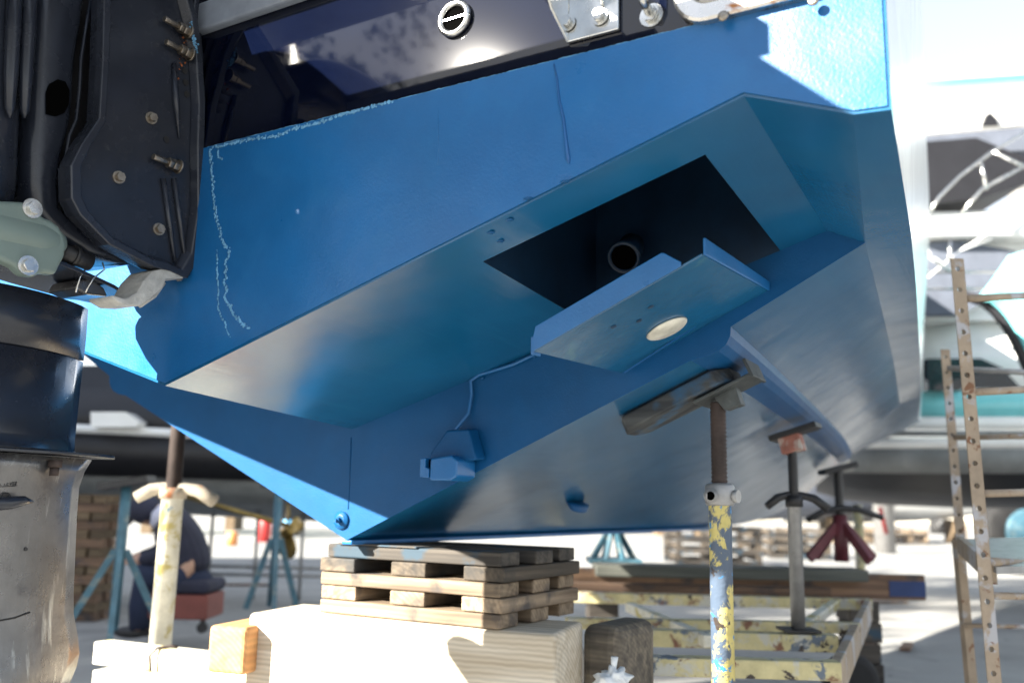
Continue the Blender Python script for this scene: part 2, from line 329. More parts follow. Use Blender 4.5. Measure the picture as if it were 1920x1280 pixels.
def prof(r, sg):
    f, kz, a, b, c, d, t = r
    def L(p, q, k): return (p[0] * (1 - k) + q[0] * k, p[1] * (1 - k) + q[1] * k)
    p0, p2, cc = L((0, kz), a, .985), L(b, c, .04), (b[0] + (b[0] - a[0]) * .25, a[1] + (b[1] - a[1]) * .05)
    bz = [tuple((1 - t) ** 2 * p0[i] + 2 * t * (1 - t) * cc[i] + t * t * p2[i] for i in (0, 1)) for t in (0, .22, .42, .62, .82, 1)]
    pts = [(0, kz), L((0, kz), a, .5)] + bz + [L(b, c, .5), c, d]
    return [Vector((sg * x, f, z)) for x, z in pts]
hull = MB(BM)
for sg in (1, -1):
    rows = [[hull.bm.verts.new(v) for v in prof(r, sg)] for r in ST]
    for a_, b_ in zip(rows, rows[1:]):
        for j_ in range(10):
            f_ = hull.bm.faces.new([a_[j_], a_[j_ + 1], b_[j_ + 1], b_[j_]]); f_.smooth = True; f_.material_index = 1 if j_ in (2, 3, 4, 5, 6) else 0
    # step face, closing the lower hull where the stern overhang begins
    p = prof(ST[0], sg)
    uz0 = lambda s, f: .335 + (.722 - .335) / 1.25 * s - .042 * (f - T) / .62
    if sg == 1:
        A_ = [Vector((x_, 0, z_)) for x_, z_ in ((.72, .72 * .43 / .965), (.72, uz0(.72, 0)), (.72, 1.02), (1.153, 1.02), (1.153, uz0(1.153, 0)), (1.153, .5523))]
        c5 = Vector((0, 0, uz0(0, 0))); e5 = Vector((1.25, 0, uz0(1.25, 0)))
        hull.poly([p[0], p[1], A_[0], A_[1], c5], 1)
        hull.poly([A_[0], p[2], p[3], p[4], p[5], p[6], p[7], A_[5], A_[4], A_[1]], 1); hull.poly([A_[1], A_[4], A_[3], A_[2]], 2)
        hull.poly([A_[5], p[8], p[9], e5, A_[4]], 1)
    else:
        hull.poly(p[:10] + [Vector((-1.25, 0, uz0(1.25, 0))), Vector((0, 0, uz0(0, 0)))], 1)
    def q(s, f, z): return Vector((sg * s, f, z))
    uz = uz0
    ss = (0, .72, 1.153, 1.25) if sg == 1 else (0, 1.25); ff = (T, -.51, 0)
    for s0, s1 in zip(ss, ss[1:]):
        for f0, f1 in zip(ff, ff[1:]):
            if s0 == .72 and f0 == -.51: continue
            hull.poly([q(s0, f0, uz(s0, f0)), q(s1, f0, uz(s1, f0)), q(s1, f1, uz(s1, f1)), q(s0, f1, uz(s0, f1))])
    # outer chamfer and chine of the overhang, with the side pieces
    hull.poly([q(1.25, T, uz(1.25, T)), q(1.406, T, .66), q(1.325, 0, .645), q(1.25, 0, uz(1.25, 0)), q(1.25, -.51, uz(1.25, -.51))])
    hull.poly([q(1.406, T, .66), q(1.457, T, .657), q(1.412, 0, .655), q(1.325, 0, .645)])
    hull.poly([q(x_, T, uz(x_, T)) for x_ in ss] + [ q(1.406, T, .66), q(1.457, T, .657), q(1.457, T, .857), q(0, T, .857)])
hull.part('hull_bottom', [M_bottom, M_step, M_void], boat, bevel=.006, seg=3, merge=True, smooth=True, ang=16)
# a thin skin of rougher orange-peel paint on the transom band, 1 mm proud
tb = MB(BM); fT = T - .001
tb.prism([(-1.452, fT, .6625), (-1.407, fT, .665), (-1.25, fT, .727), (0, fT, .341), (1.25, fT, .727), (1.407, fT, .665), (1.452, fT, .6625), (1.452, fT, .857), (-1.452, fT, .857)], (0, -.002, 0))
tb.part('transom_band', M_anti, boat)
pk = MB(BM)
pk.poly([(.72, 0, .517), (.72, -.51, .551), (.72, -.51, 1.02), (.72, 0, 1.02)])
pk.poly([(1.153, 0, .650), (1.153, -.51, .684), (1.153, -.51, 1.02), (1.153, 0, 1.02)])
pk.poly([(.72, -.51, .551), (1.153, -.51, .684), (1.153, -.51, 1.02), (.72, -.51, 1.02)])
pk.poly([(.72, -.51, 1.02), (1.153, -.51, 1.02), (1.153, 0, 1.02), (.72, 0, 1.02)])
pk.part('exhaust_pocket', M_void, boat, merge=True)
# topsides and upper transom
ts = MB(BM)
for sg in (1, -1):
    rows = []
    for r in [(T, 0, 0, 0, 0, (1.457, .657), (1.462, 1.9))] + ST:
        d, t = r[5], r[6]
        rows.append([Vector((sg * (d[0] + (t[0] - d[0]) * k), r[0], d[1] + (t[1] - d[1]) * k)) for k in (0, .25, .5, .75, 1)])
    ts.loft(rows)
ts.part('topside', M_topside, boat, smooth=True, merge=True)
dk = MB(BM)
dk.loft([[Vector((-r[6][0], r[0], r[6][1])), Vector((0, r[0], r[6][1] + .06)), Vector((r[6][0], r[0], r[6][1]))] for r in [(T, 0, 0, 0, 0, 0, (1.462, 1.9))] + ST])
dk.part('deck', M_white, boat)
cb = MB(BM); cb.box((0, 2.6, 2.3), (1.9, 3.4, .8)); cb.part('cabin', M_white, boat, bevel=.12, seg=4)
tr = MB(BM); tr.prism([(-1.457, T, .8575), (1.457, T, .8575), (1.46, T, 1.9), (-1.46, T, 1.9)], (0, .02, 0)); tr.part('upper_transom', M_navy, boat)
rb = MB(BM); rb.beam((-1.3, T - .012, 1.167), (.9, T - .012, 1.167), .024, .07); rb.part('rubbing_strip', M_grime, boat, bevel=.006)
# thin lip where gelcoat meets antifouling, chipped
lp = MB(BM); pts = []; rs = []
for k in range(260):
    x = .07 + 1.12 * k / 259; pts.append((x, T - .0025, .8575 + random.gauss(0, .0004))); rs.append(max(.0002, .0011 * noise.noise(Vector((x * 30, 0, 5))) + .0006))
lp.tube(pts, rs, 6)
lp.part('chipped_paint_edge', M_chalk, boat)
# crusty sealant trail left where a bracket was, and along the paint edge
def crust(name, pts, wid, dens=1.):
    b = MB(BM); P = [bF(x, y, T) for x, y in pts]
    for i in range(len(P) - 1):
        n_ = max(2, int((P[i + 1] - P[i]).length / .0022 * dens))
        for k in range(n_):
            c = P[i].lerp(P[i + 1], k / n_)
            w = noise.noise(Vector((c.x * 60, c.z * 60, 3)))
            if noise.noise(Vector((c.x * 25, c.z * 25, 9))) > .6: continue
            c = c + Vector((w * .006 + random.gauss(0, wid * .5), -.0035, random.gauss(0, wid * .4)))
            b.ico(c, random.uniform(.0008, .0028), 1, (1.2, .5, 1.4))
    return b.part(name, M_chalk, boat)
crust('sealant_trail', [(398, 280), (400, 340), (407, 400), (418, 450), (432, 470), (424, 500), (425, 560), (440, 590), (468, 618)], .0042, 1.3)
crust('sealant_trail', [(408, 470), (410, 500), (412, 580), (425, 610), (432, 635)], .0012, .6)
crust('sealant_crust', [(402, 278), (430, 272), (470, 262), (520, 256), (560, 240), (600, 232), (650, 214), (700, 202), (740, 190)], .0042, 1.3)
crust('sealant_crust', [(412, 284), (412, 296), (418, 300)], .002)
rn = MB(BM)
P = [bF(x, y, T) for x, y in [(1040, 122), (1046, 150), (1050, 190), (1058, 225), (1062, 260), (1067, 300), (1069, 308)]]
rn.tube([p + Vector((0, -.0035, 0)) for p in P], [.0012, .002, .0024, .003, .0034, .0042, .001], 8)
rn.part('paint_run', M_run, boat, smooth=True)
for pts, r_ in (([(823, 205), (824, 260), (823, 312)], .0012),):
    b = MB(BM); b.tube([bF(x, y, T) + Vector((0, -.0025, 0)) for x, y in pts], [r_ * .5, r_, r_ * .8], 10); b.part('paint_run', M_anti, boat, smooth=True)
# pits in the overhang
for x, y in ((920, 436), (955, 412), (938, 452), (990, 372), (1060, 340)):
    p = bP(x, y, (0, T, .335), Vector((1.25, 0, .387)).cross(Vector((0, .62, -.042))))
    b = MB(BM); b.ico(p, .006, 2, (1.5, 1, .35), .5); b.part('paint_blister', M_step, boat)
# drain outlet
p = bF(855, 38, T); b = MB(BM)
ring = [p + Vector((math.cos(a) * .030, -.006, math.sin(a) * .030)) for a in [i * math.pi / 16 for i in range(33)]]
b.tube(ring, .0065, 10, False); dr = b.part('drain_outlet', M_steel, boat, smooth=True)
b = MB(BM); b.cyl(p + Vector((0, -.004, 0)), p + Vector((0, -.0045, 0)), .028, n=28); b.part('bore', M_hole, dr)
b = MB(BM); b.beam(p + Vector((-.026, -.007, 0)), p + Vector((.026, -.007, .001)), .003, .0035); b.part('cross_bar', M_steel, dr)
# stainless platform bracket: channel section running up to the platform
br = MB(BM)
a0 = bF(1056, 75, T - .02); a1 = bF(1155, 48, T - .02); z0 = a0.z
br.box(((a0.x + a1.x) / 2, T - .006, z0 + .16), (a1.x - a0.x, .008, .32))
br.prism([(a0.x, T - .01, z0), (a0.x, T - .01, z0 + .32), (a0.x, T - .11, z0 + .32), (a0.x, T - .11, z0 + .075), (a0.x, T - .07, z0 + .03)], (.005, 0, 0))
br.prism([(a1.x - .03, T - .01, z0 + .045), (a1.x - .03, T - .01, z0 + .32), (a1.x - .03, T - .07, z0 + .32), (a1.x - .03, T - .06, z0 + .085)], (.005, 0, 0))
bk = br.part('platform_bracket', M_steel, boat, bevel=.0015)
for x, y in ((1064, 44), (1125, 32)):
    p = bF(x, y, T - .012); b = MB(BM); b.bolt(p, (0, -1, 0), .0105, .014); b.part('bolt', M_steel, bk)
p = bF(1222, 30, T); b = MB(BM); b.bolt(p, (0, -1, .0), .014, .014); b.tube([p + Vector((0, -.01, 0)), p + Vector((0, -.04, .01)), p + Vector((0, -.055, .03)), p + Vector((0, -.06, .12))], .0075, 12)
b.part('eye_bolt', M_steel, boat)
# stainless frame with opening (rounded rectangle), rust blooming on its lower rim
def rrect(x0, z0, x1, z1, r, n=8):
    pts = []
    for cx, cz, a in ((x1 - r, z1 - r, 0), (x0 + r, z1 - r, 90), (x0 + r, z0 + r, 180), (x1 - r, z0 + r, 270)):
        for i in range(n + 1):
            t = R(a + 90 * i / n); pts.append((cx + r * math.cos(t), cz + r * math.sin(t)))
    return pts
lo = rrect(1.145, .852, 1.405, 1.02, .055); li = rrect(1.175, .883, 1.375, .99, .03)
fr = MB(BM); sh = lambda p, d: Vector((p[0], T - d, p[1]))
fr.loft([[sh(p, .002) for p in lo], [sh(p, .017) for p in lo], [sh(p, .020) for p in rrect(1.149, .856, 1.401, 1.016, .052)], [sh(p, .020) for p in rrect(1.171, .879, 1.379, .994, .033)], [sh(p, .016) for p in li], [sh(p, .002) for p in li]], close=True)
frm = fr.part('exhaust_flange', M_steel_r, boat, smooth=False)
b = MB(BM); b.prism([sh(p, .0035) for p in li], (0, -.001, 0)); b.part('rubber_flap', M_rubber, frm)
for x, y in ((1356, 31), (1525, 2)):
    p = bF(x, y, T - .020); b = MB(BM); b.lathe(p, (0, -1, 0), [(0, .0085), (.002, .0085), (.0035, .006), (.0038, .001)], 20)
    b.box(p + Vector((0, -.0042, 0)), (.009, .001, .002)); b.box(p + Vector((0, -.0042, 0)), (.002, .001, .009)); b.part('screw', M_bolt, frm)
# trim plate under the pocket: bent plate with turned-up flange along its after edge
h0, h1 = Vector((.785, .0, .403)), Vector((1.124, 0, .564)); c0, c1 = Vector((.773, -.402, .391)), Vector((1.105, -.382, .549))
c1b = c0.lerp(c1, .90)
pn = (h1 - h0).cross(c0 - h0).normalized(); pn = pn if pn.z > 0 else -pn
tp = MB(BM)
tp.prism([h0, h1, c1, c0], pn * .005)
u1 = Vector((0, -.006, .052))
e = Vector((0, -.0045, 0))
def q3(t, up): return c0.lerp(c1, t) + Vector((0, -.003, up))
tf = MB(BM)
tf.prism([q3(0, 0), q3(.885, 0), q3(.885, .008), q3(.79, .043), q3(.775, .046), q3(.02, .046), q3(0, .020)], (0, -.005, 0))
tf.prism([c1, h1, h1 + Vector((0, 0, .02)), c1 + Vector((0, 0, .032))], (.005, 0, 0))
tpl = tp.part('trim_plate', mat('plate_blue', (.005, .085, .19), .22, ior=1.75, wave=.4, spots=[((.03, .13, .2), 12, .6, .7)], bump=.25, bscale=200, var=.1, bdist=.001), boat, bevel=.002)
tf.part('flange', M_anti, tpl, bevel=.0015)
b = MB(BM); b.beam(h0 + Vector((.02, -.03, -.003)), h1 + Vector((-.03, -.03, -.003)), .003, .003); b.part('seam', M_run, tpl)
b = MB(BM); b.prism([c0 + Vector((-.006, .0, -.004)), c0 + Vector((.0, 0, -.004)), c0 + Vector((.0, 0, .03)), c0 + Vector((-.006, 0, .03))], (0, .03, 0)); b.part('edge_lug', M_anti, tpl)
p = bP(1250, 615, c0, pn)
dx = (c1 - c0).normalized(); dy = pn.cross(dx)
b = MB(BM); rows = []
for k in range(7):
    t = k / 6 * math.pi / 2; rr = .047 * math.cos(t); hh = .011 * math.sin(t)
    rows.append([p + (dx * math.cos(a) + dy * math.sin(a)) * max(rr, .0005) - pn * (hh + .001) for a in [j * math.pi / 14 for j in range(28)]])
b.loft(rows, close=True, caps=True); b.part('anode', M_anode, tpl, smooth=True)
for x, y in ((1150, 612), (1198, 601), (1220, 575)):
    p = bP(x, y, c0, pn); b = MB(BM); b.cyl(p - pn * .0015, p - pn * .0001, .006, n=14)
    b.part('bolt_hole', M_void, tpl)
# exhaust pipe and hose inside the pocket
p = bF(1170, 482, -.07); b = MB(BM); dv = Vector((.12, -.8, -.5)).normalized(); e1_ = dv.cross(Vector((0, 0, 1))).normalized(); e2_ = dv.cross(e1_)
b.cyl(p - dv * .09, p, .031, n=28)
b.tube([p + (e1_ * math.cos(a) + e2_ * math.sin(a)) * .034 for a in [i * math.pi / 14 for i in range(29)]], .0055, 8, False)
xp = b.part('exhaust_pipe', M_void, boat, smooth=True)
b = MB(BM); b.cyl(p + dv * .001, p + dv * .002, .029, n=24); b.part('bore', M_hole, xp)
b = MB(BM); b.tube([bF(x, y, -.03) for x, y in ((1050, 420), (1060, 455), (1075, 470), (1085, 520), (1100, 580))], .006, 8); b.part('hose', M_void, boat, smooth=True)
# transducer on the step face
p = bF(880, 845, -.002); td = MB(BM)
A = [bF(x, y, -.004) for x, y in ((824, 850), (856, 806), (896, 804), (912, 860), (830, 872))]
td.prism(A, (0, -.045, -.004))
tdr = td.part('depth_transducer', M_step, boat, bevel=.005)
b = MB(BM); p0 = bF(806, 878, -.085)
b.prism([p0 + Vector((.0, 0, .024)), p0 + Vector((.06, 0, .032)), p0 + Vector((.078, 0, .020)), p0 + Vector((.078, 0, -.018)), p0 + Vector((.058, 0, -.028)), p0 + Vector((.0, 0, -.028))], (0, .085, 0))
b.part('sensor_body', M_anti, tdr, bevel=.004)
b = MB(BM); b.prism([p0 + Vector((-.030, 0, .024)), p0 + Vector((-.014, 0, .026)), p0 + Vector((-.014, 0, .004)), p0 + Vector((-.003, 0, .0)), p0 + Vector((-.003, 0, -.022)), p0 + Vector((-.030, 0, -.02))], (0, .05, 0))
b.part('paddle_housing', M_anti, tdr, bevel=.002)
b = MB(BM); b.box(p0 + Vector((-.006, .03, .012)), (.02, .03, .022)); b.part('slot', M_hole, tdr)
cbp = [(868, 808), (880, 775), (886, 740), (884, 714), (900, 703), (930, 694), (965, 683), (990, 671), (1006, 664)]
b = MB(BM); pts = [bF(x, y, -.006) for x, y in cbp]; pts[0] += Vector((0, -.03, 0)); b.tube([q + Vector((0, -.004, 0)) for q in pts], .0042, 8)
b.part('cable', M_anti, tdr, smooth=True)
for x, y in ((905, 708), (1002, 668)):
    b = MB(BM); b.ico(bF(x, y, -.003), .005, 2); b.part('cable_clip', M_step, tdr)
# keel end fitting
p = bF(641, 975, -.001); b = MB(BM)
b.lathe(p, (0, -1, 0), [(0, .024), (.004, .024), (.005, .020), (.009, .017), (.010, .012)], 28); b.bolt(p + Vector((0, -.009, 0)), (0, -1, 0), .008, .02, False)
b.part('drain_plug', M_step, boat)
# weld ridge down the centre of the step face, fillet along its top
b = MB(BM); b.tube([(-.002, -.0005, .27), (0, -.0008, .15), (0, -.0005, .08)], .0014, 8); b.part('centre_seam', M_step, boat, smooth=True)
# skin fitting under the bottom panel
n_ = Vector((-.43, 0, .965)).normalized(); p = bP(1082, 942, (0, 0, 0), n_); b = MB(BM)
rows = []
for k in range(6):
    t = k / 5; rows.append([p + Vector((math.cos(a) * .03 * (1 - t * .5), math.sin(a) * .07 * (1 - t * .4) - t * .02, 0)) + Vector((math.cos(a) * .03 * (1 - t * .5) * .446, 0, 0)).cross(Vector((0, 1, 0))) * -1 - n_ * (.028 * math.sin(t * math.pi / 2)) for a in [j * math.pi / 12 for j in range(24)]])
b.loft(rows, close=True, caps=True); b.part('water_intake', M_step, boat, smooth=True)
# keel band and small trim lip further forward
b = MB(BM); b.beam((0, .0, -.006), (0, 3.4, -.006), .035, .012); b.part('keel_band', M_anti, boat, bevel=.004)
p = bP(1385, 915, (0, 0, 0), n_)
# swim platform, carried clear of the transom by its brackets, notched round the engine
pf = MB(BM); zp = 1.13
def slab(s0, s1, d0, d1): pf.prism([(s0, T - d0, zp), (s1, T - d0, zp), (s1, T - d1, zp), (s0, T - d1, zp)], (0, 0, .05))
slab(.02, .84, .5, .90); slab(-1.3, -.42, .5, .85); slab(-.62, .84, .9005, 1.265)
slab(.8405, .91, .52, .62)  # lug added to give the jagged shadow edge on the transom
pf.prism([(-.4, T - .10, 1.35), (.84, T - .10, 1.35), (.84, T - .42, 1.35), (-.4, T - .42, 1.35)], (0, 0, .03))  # unseen upper slab, added to shade the rubbing strip
pf.part('swim_platform', M_grime, boat)
pa = MB(BM)
for s_ in (.76, -.9): pa.beam((s_, T - .08, 1.2), (s_, T - .85, 1.2), .04, .04)
pa.part('platform_arm', M_steel, boat)

# ================================================================== OUTBOARD MOTOR
ENG = Vector((-.10, T - .35, .2)); ew = BM @ ENG; ew.z = KEEL.z - .4
eng = thing('outboard_motor', 'charcoal outboard motor clamped to the stern of the blue boat', 'outboard motor', ew, -PSI)
XS = .06
def ol(pts, s=XS): return [bS(x, y, s) for x, y in pts]
# clamp bracket: outer plate, recessed panel and ridge
b = MB(BM)
out = [(196, -40), (345, -60), (368, 20), (378, 80), (386, 190), (384, 270), (386, 400), (372, 490), (352, 522), (322, 508), (288, 500), (205, 458), (150, 402), (134, 372), (133, 310), (152, 272), (186, 222), (192, 120)]
b.prism(ol(out, XS - .02), (-.045, 0, 0))
clamp = b.part('clamp_bracket', M_char, eng, bevel=.006, seg=3)
b = MB(BM)                                       # raised rim
inn = [(228, -40), (330, -50), (352, 30), (362, 80), (368, 190), (362, 280), (360, 400), (350, 488), (300, 486), (215, 445), (165, 395), (152, 365), (152, 305), (168, 278), (206, 228), (212, 120)]
Po, Pi = ol(out, XS), ol(inn, XS)
k = min(len(Po), len(Pi))
def resamp(P, n):
    L = [0]; Q = P + [P[0]]
    for i in range(len(P)): L.append(L[-1] + (Q[i + 1] - Q[i]).length)
    r = []
    for j in range(n):
        t = L[-1] * j / n; i = max(q for q in range(len(L)) if L[q] <= t + 1e-9); i = min(i, len(P) - 1)
        r.append(Q[i].lerp(Q[i + 1], (t - L[i]) / max(1e-9, L[i + 1] - L[i])))
    return r
inset = [Vector((p.x, *(lambda c: (p.y + (c.y - p.y) * .13, p.z + (c.z - p.z) * .06))(sum(Po, Vector()) / len(Po)))) for p in Po]
dn = Vector((-.02, 0, 0))
inset2 = [p + Vector((-.018, 0, 0)) + (sum(Po, Vector()) / len(Po) - p) * .05 for p in inset]
b.loft([[p + dn for p in Po], Po, inset, inset2], close=True, smooth=False)
b.part('rim', M_char, clamp, bevel=.003, seg=3)
b = MB(BM); b.tube([bS(x, y, XS - .016) for x, y in ((326, 120), (330, 190), (336, 260))], [.005, .008, .002], 10); b.part('rib', M_char2, clamp, smooth=True)
for xs in (306, 326):
    b = MB(BM); b.tube([bS(x, y, XS - .016) for x, y in ((xs, 335), (xs + 12, 420), (xs + 22, 492))], [.006, .006, .004], 10); b.part('rib', M_char, clamp, smooth=True)
for x, y in ((352, 60), (355, 102), (333, 312)):   # through-bolts: run fore-and-aft
    p = bS(x, y, XS - .006); b = MB(BM); d_ = Vector((0, -1, 0))
    b.cyl(p + d_ * -.004, p, .0155, n=24); b.cyl(p, p + d_ * .014, .0125, n=6); b.cyl(p + d_ * .015, p + d_ * .026, .0115, n=6); b.cyl(p + d_ * .026, p + d_ * .062, .0065, n=14)
    b.part('through_bolt', M_bolt, clamp, bevel=.0008)
for x, y in ((283, 222), (222, 333), (297, 430)):
    b = MB(BM); b.bolt(bS(x, y, XS - .019), (1, -.15, 0), .009, .013); b.part('bolt', M_bolt, clamp)
for x, y in ((346, 133), (348, 155), (350, 177), (312, 262), (345, 88)):
    p = bS(x, y, XS - .0185); b = MB(BM); b.cyl(p, p + Vector((.001, 0, 0)), .0072, n=20); b.part('bolt_hole', M_rubber, clamp)
b = MB(BM)
for i in range(70):
    x, y = random.choice(((350, 75), (345, 95), (340, 125), (362, 60), (355, 50))); p = bS(x + random.gauss(0, 5), y + random.gauss(0, 9), XS - .018)
    b.ico(p, random.uniform(.001, .003), 1)
b.part('rust_crust', M_rusto, clamp)
b = MB(BM)
for i in range(60):
    t = random.random(); p = bS(357 + t * 12 + random.gauss(0, 2), 48 + t * 48 + random.gauss(0, 4), XS + .001); b.ico(p, random.uniform(.001, .0028), 1)
b.part('sealant_crumbs', M_chalk, clamp)
# mid plate between bracket and transom (dark backing wedge)
b = MB(BM); b.prism(ol([(372, -40), (380, 80), (392, 190), (390, 275), (398, 300), (394, 400), (380, 500), (345, 530), (330, 505), (352, 380), (350, 100)], XS - .03), (-.02, 0, 0))
b.part('mounting_pad', M_char, eng, bevel=.003)
# swivel bracket / mid section, closer to the centreline: rounded column
def column(name, left, right, s0, s1, m, rnd=.35, n=10):
    """lofted column whose side outline is (left,right) photo-pixel x at heights y; rounded in plan"""
    b = MB(BM); rows = []
    for (y, xl, xr) in zip(*[[*a] for a in (left[0], left[1], right)]):
        a, c = bS(xl, y, s1), bS(xr, y, s1); sc = (s0 + s1) / 2; hw = (s1 - s0) / 2
        L = (c.y - a.y) / 2; cy = (a.y + c.y) / 2; ring = []
        for j in range(28):
            t = 2 * math.pi * j / 28; cx, sx = math.cos(t), math.sin(t)
            ex = 2 / 4.5; px = math.copysign(abs(cx) ** ex, cx); py = math.copysign(abs(sx) ** ex, sx)
            zz = a.z + (c.z - a.z) * (px * .5 + .5)
            ring.append(Vector((sc + hw * py, cy + L * px, zz)))
        rows.append(ring)
    b.loft(rows, close=True, caps=True); return b.part(name, m, eng, smooth=True)
ys = (-60, 20, 110, 180, 230, 260, 290, 340, 390, 430, 470, 492)
mid = column('swivel_bracket', (ys, (74, 70, 64, 60, 58, 57, 56, 56, 60, 90, 150, 215)), (178, 168, 152, 147, 142, 134, 124, 118, 120, 165, 235, 270), -.19, -.01, M_char2)
b = MB(BM); b.prism([bS(x, y, -.05) for x, y in ((90, -80), (345, -80), (352, 60), (356, 300), (330, 480), (260, 484), (130, 420), (90, 300))], (-.12, 0, 0)); b.part('dark_gap_filler', M_black, mid, bevel=.01)  # black filler added to keep the gap beside the clamp dark
b = MB(BM); b.prism([bS(x, y, -.008) for x, y in ((86, 175), (92, 158), (108, 149), (122, 153), (130, 170), (129, 196), (120, 213), (104, 219), (86, 214))], (.0012, 0, 0)); rc = b.part('recess', M_hole, mid, bevel=.0005)
b = MB(BM); b.tube([bS(x, y, -.006) for x, y in ((170, 0), (160, 60), (152, 110), (149, 170), (143, 225), (130, 255), (122, 300), (118, 370), (124, 395), (160, 428), (205, 455), (260, 482))], .0035, 8); b.part('edge_bead', M_char2, mid, smooth=True)
column('drive_shaft_housing', ((-60, 60, 160, 250, 330, 385), (-260, -260, -260, -260, -260, -260)), (76, 72, 66, 60, 57, 50), -.21, .0, M_char2)
b = MB(BM)
for x0 in (20, 48): b.tube([bS(x, y, .004) for x, y in ((x0 + 8, -60), (x0 + 4, 60), (x0, 140), (x0 - 2, 205), (x0 - 2, 222))], [.014, .014, .013, .009, .002], 12)
b.part('cowl_rib', M_char2, eng, smooth=True)
b = MB(BM); b.tube([bS(x, y, -.03) for x, y in ((178, 5), (188, 22), (186, 38))], [.012, .012, .006], 12); b.part('grease_nipple', M_bolt, eng, smooth=True)
# lower mount housing (grey-green), two bolts
b = MB(BM); mo = [(-60, 370), (0, 376), (40, 378), (58, 380), (72, 392), (82, 407), (98, 413), (112, 424), (122, 442), (126, 460), (122, 482), (112, 500), (106, 515), (80, 511), (66, 518), (46, 516), (30, 500), (0, 486), (-60, 470)]
b.prism(ol(mo, .045), (-.03, 0, 0)); mh = b.part('lower_mount_cover', M_prime, eng, bevel=.008, seg=4)
b = MB(BM); rows = []
for x in (-60, -20, 20, 60, 90, 112, 120):
    r_ = .040 * math.sqrt(max(.02, 1 - max(0, (x - 60) / 62) ** 2)); c = bS(x, 400 + (x + 60) * .33 * .55, .012); c2 = bS(x, 435 + .22 * x, .012)
    rows.append([c2 + Vector((math.cos(t) * r_ * 1.0, 0, math.sin(t) * r_)) for t in [i * math.pi / 12 for i in range(24)]])
b.loft(rows, close=True, caps=True); b.part('cylinder', M_prime, mh, smooth=True)
for x, y in ((60, 391), (52, 498)):
    b = MB(BM); b.bolt(bS(x, y, .046), (1, -.1, 0), .0125, .014); b.part('bolt', M_steel, mh)
b = MB(BM); b.cyl(bS(110, 470, .0), bS(168, 492, .0), .017, n=20); b.cyl(bS(135, 478, .0), bS(142, 481, .0), .021, n=20); b.part('tilt_pin', M_black, eng)
for q_ in (((170, 490), (150, 520), (142, 548)), ((192, 492), (196, 505), (175, 522), (160, 548))):
    b = MB(BM); b.tube([bS(x, y, .0) for x, y in q_], .0016, 6); b.part('ground_wire', M_steel, eng, smooth=True)
# ribbed sacrificial bar below the clamp bracket
b = MB(BM)
zig = [(345, 505), (310, 502), (287, 508), (270, 526), (258, 548), (236, 560), (212, 553), (212, 560), (232, 572), (262, 574), (282, 560), (306, 540), (312, 522), (345, 522)]
b.prism(ol(zig, .055), (-.075, 0, 0)); an = b.part('anode_bar', M_zinc, eng, bevel=.003)
b = MB(BM)
for s_ in (.04, .02, .0): b.tube([bS(x, y, s_) for x, y in ((308, 530), (290, 555), (262, 574))], .004, 6)
b.part('rib', M_zinc, an)
b = MB(BM); b.prism(ol([(140, 540), (150, 524), (175, 522), (196, 540), (203, 556), (165, 552)], -.02), (-.09, 0, 0)); b.part('steering_arm', M_casting, eng, bevel=.004)
# leg: foil-sectioned housing, splash plate, cavitation plate, gearcase
SC, HW = -.10, .065
def foil(f_lead, length, z, hw, n=14, tail=.25):
    ring = []
    for j in range(2 * n):
        t = j / n
        u = t if t <= 1 else 2 - t; sg = 1 if t <= 1 else -1
        w = math.sin(min(1, (u / .45)) * math.pi / 2) ** .8 if u < .45 else 1 - ((u - .45) / .55) ** 1.6 * (1 - tail)
        ring.append(Vector((SC + sg * hw * w, f_lead - u * length, z)))
    return ring
fl = bS(166, 700, SC + .02).y; zt = bS(120, 560, SC + HW).z; zb = bS(120, 848, SC + HW).z
def leg(name, rows, m, **k):
    b = MB(BM); b.loft([foil(*r) for r in rows], close=True, caps=True); return b.part(name, m, eng, smooth=True, **k)
zs = bS(80, 655, SC + HW).z
leg('upper_leg', [(fl - .002, .42, zt + .004, HW), (fl, .42, (zt + zs) / 2, HW), (fl, .42, zs + .0015, HW)], M_char2)
leg('lower_leg', [(fl - .001, .42, zs - .0015, HW), (fl - .001, .42, zb + .03, HW), (fl + .001, .43, zb + .006, HW + .004), (fl + .01, .45, zb + .003, HW + .016)], M_char2)
# splash plate: pointed oval plate tilting up toward the boat
b = MB(BM); tip = bS(240, 572, SC); rows = []
sp = [(0, .001), (.02, .035), (.05, .062), (.10, .088), (.2, .11), (.35, .12), (.55, .12)]
up_ = lambda d: tip.z + d * .10
top = [Vector((SC + w, tip.y - d, up_(d) + .004)) for d, w in sp] + [Vector((SC - w, tip.y - d, up_(d) + .004)) for d, w in reversed(sp)]
b.prism(top, (0, 0, -.008)); b.part('splash_plate', M_char2, eng, bevel=.002)
# cavitation plate and gearcase
b = MB(BM); tip2 = bS(208, 856, SC)
cp = [(0, .004), (.005, .02), (.03, .05), (.08, .075), (.2, .095), (.5, .1)]
b.prism([Vector((SC + w, tip2.y - d, tip2.z)) for d, w in cp] + [Vector((SC - w, tip2.y - d, tip2.z)) for d, w in reversed(cp)], (0, 0, -.006))
b.part('cavitation_plate', M_char2, eng, bevel=.0015)
gz = tip2.z - .006
def fy(x, y): return bS(x, y, SC + .02).y
gr = []
for (x, y, hw, ln) in ((184, 862, .075, .5), (170, 885, .068, .48), (160, 915, .06, .46), (156, 970, .054, .46), (153, 1040, .05, .46), (150, 1110, .048, .46), (150, 1150, .05, .5), (158, 1195, .058, .55), (161, 1225, .066, .6), (156, 1250, .074, .62), (146, 1275, .078, .62), (130, 1310, .07, .6), (100, 1345, .05, .5)):
    p = bS(x, y, SC + .02); gr.append((p.y, ln, min(p.z, gz - .0005), hw))
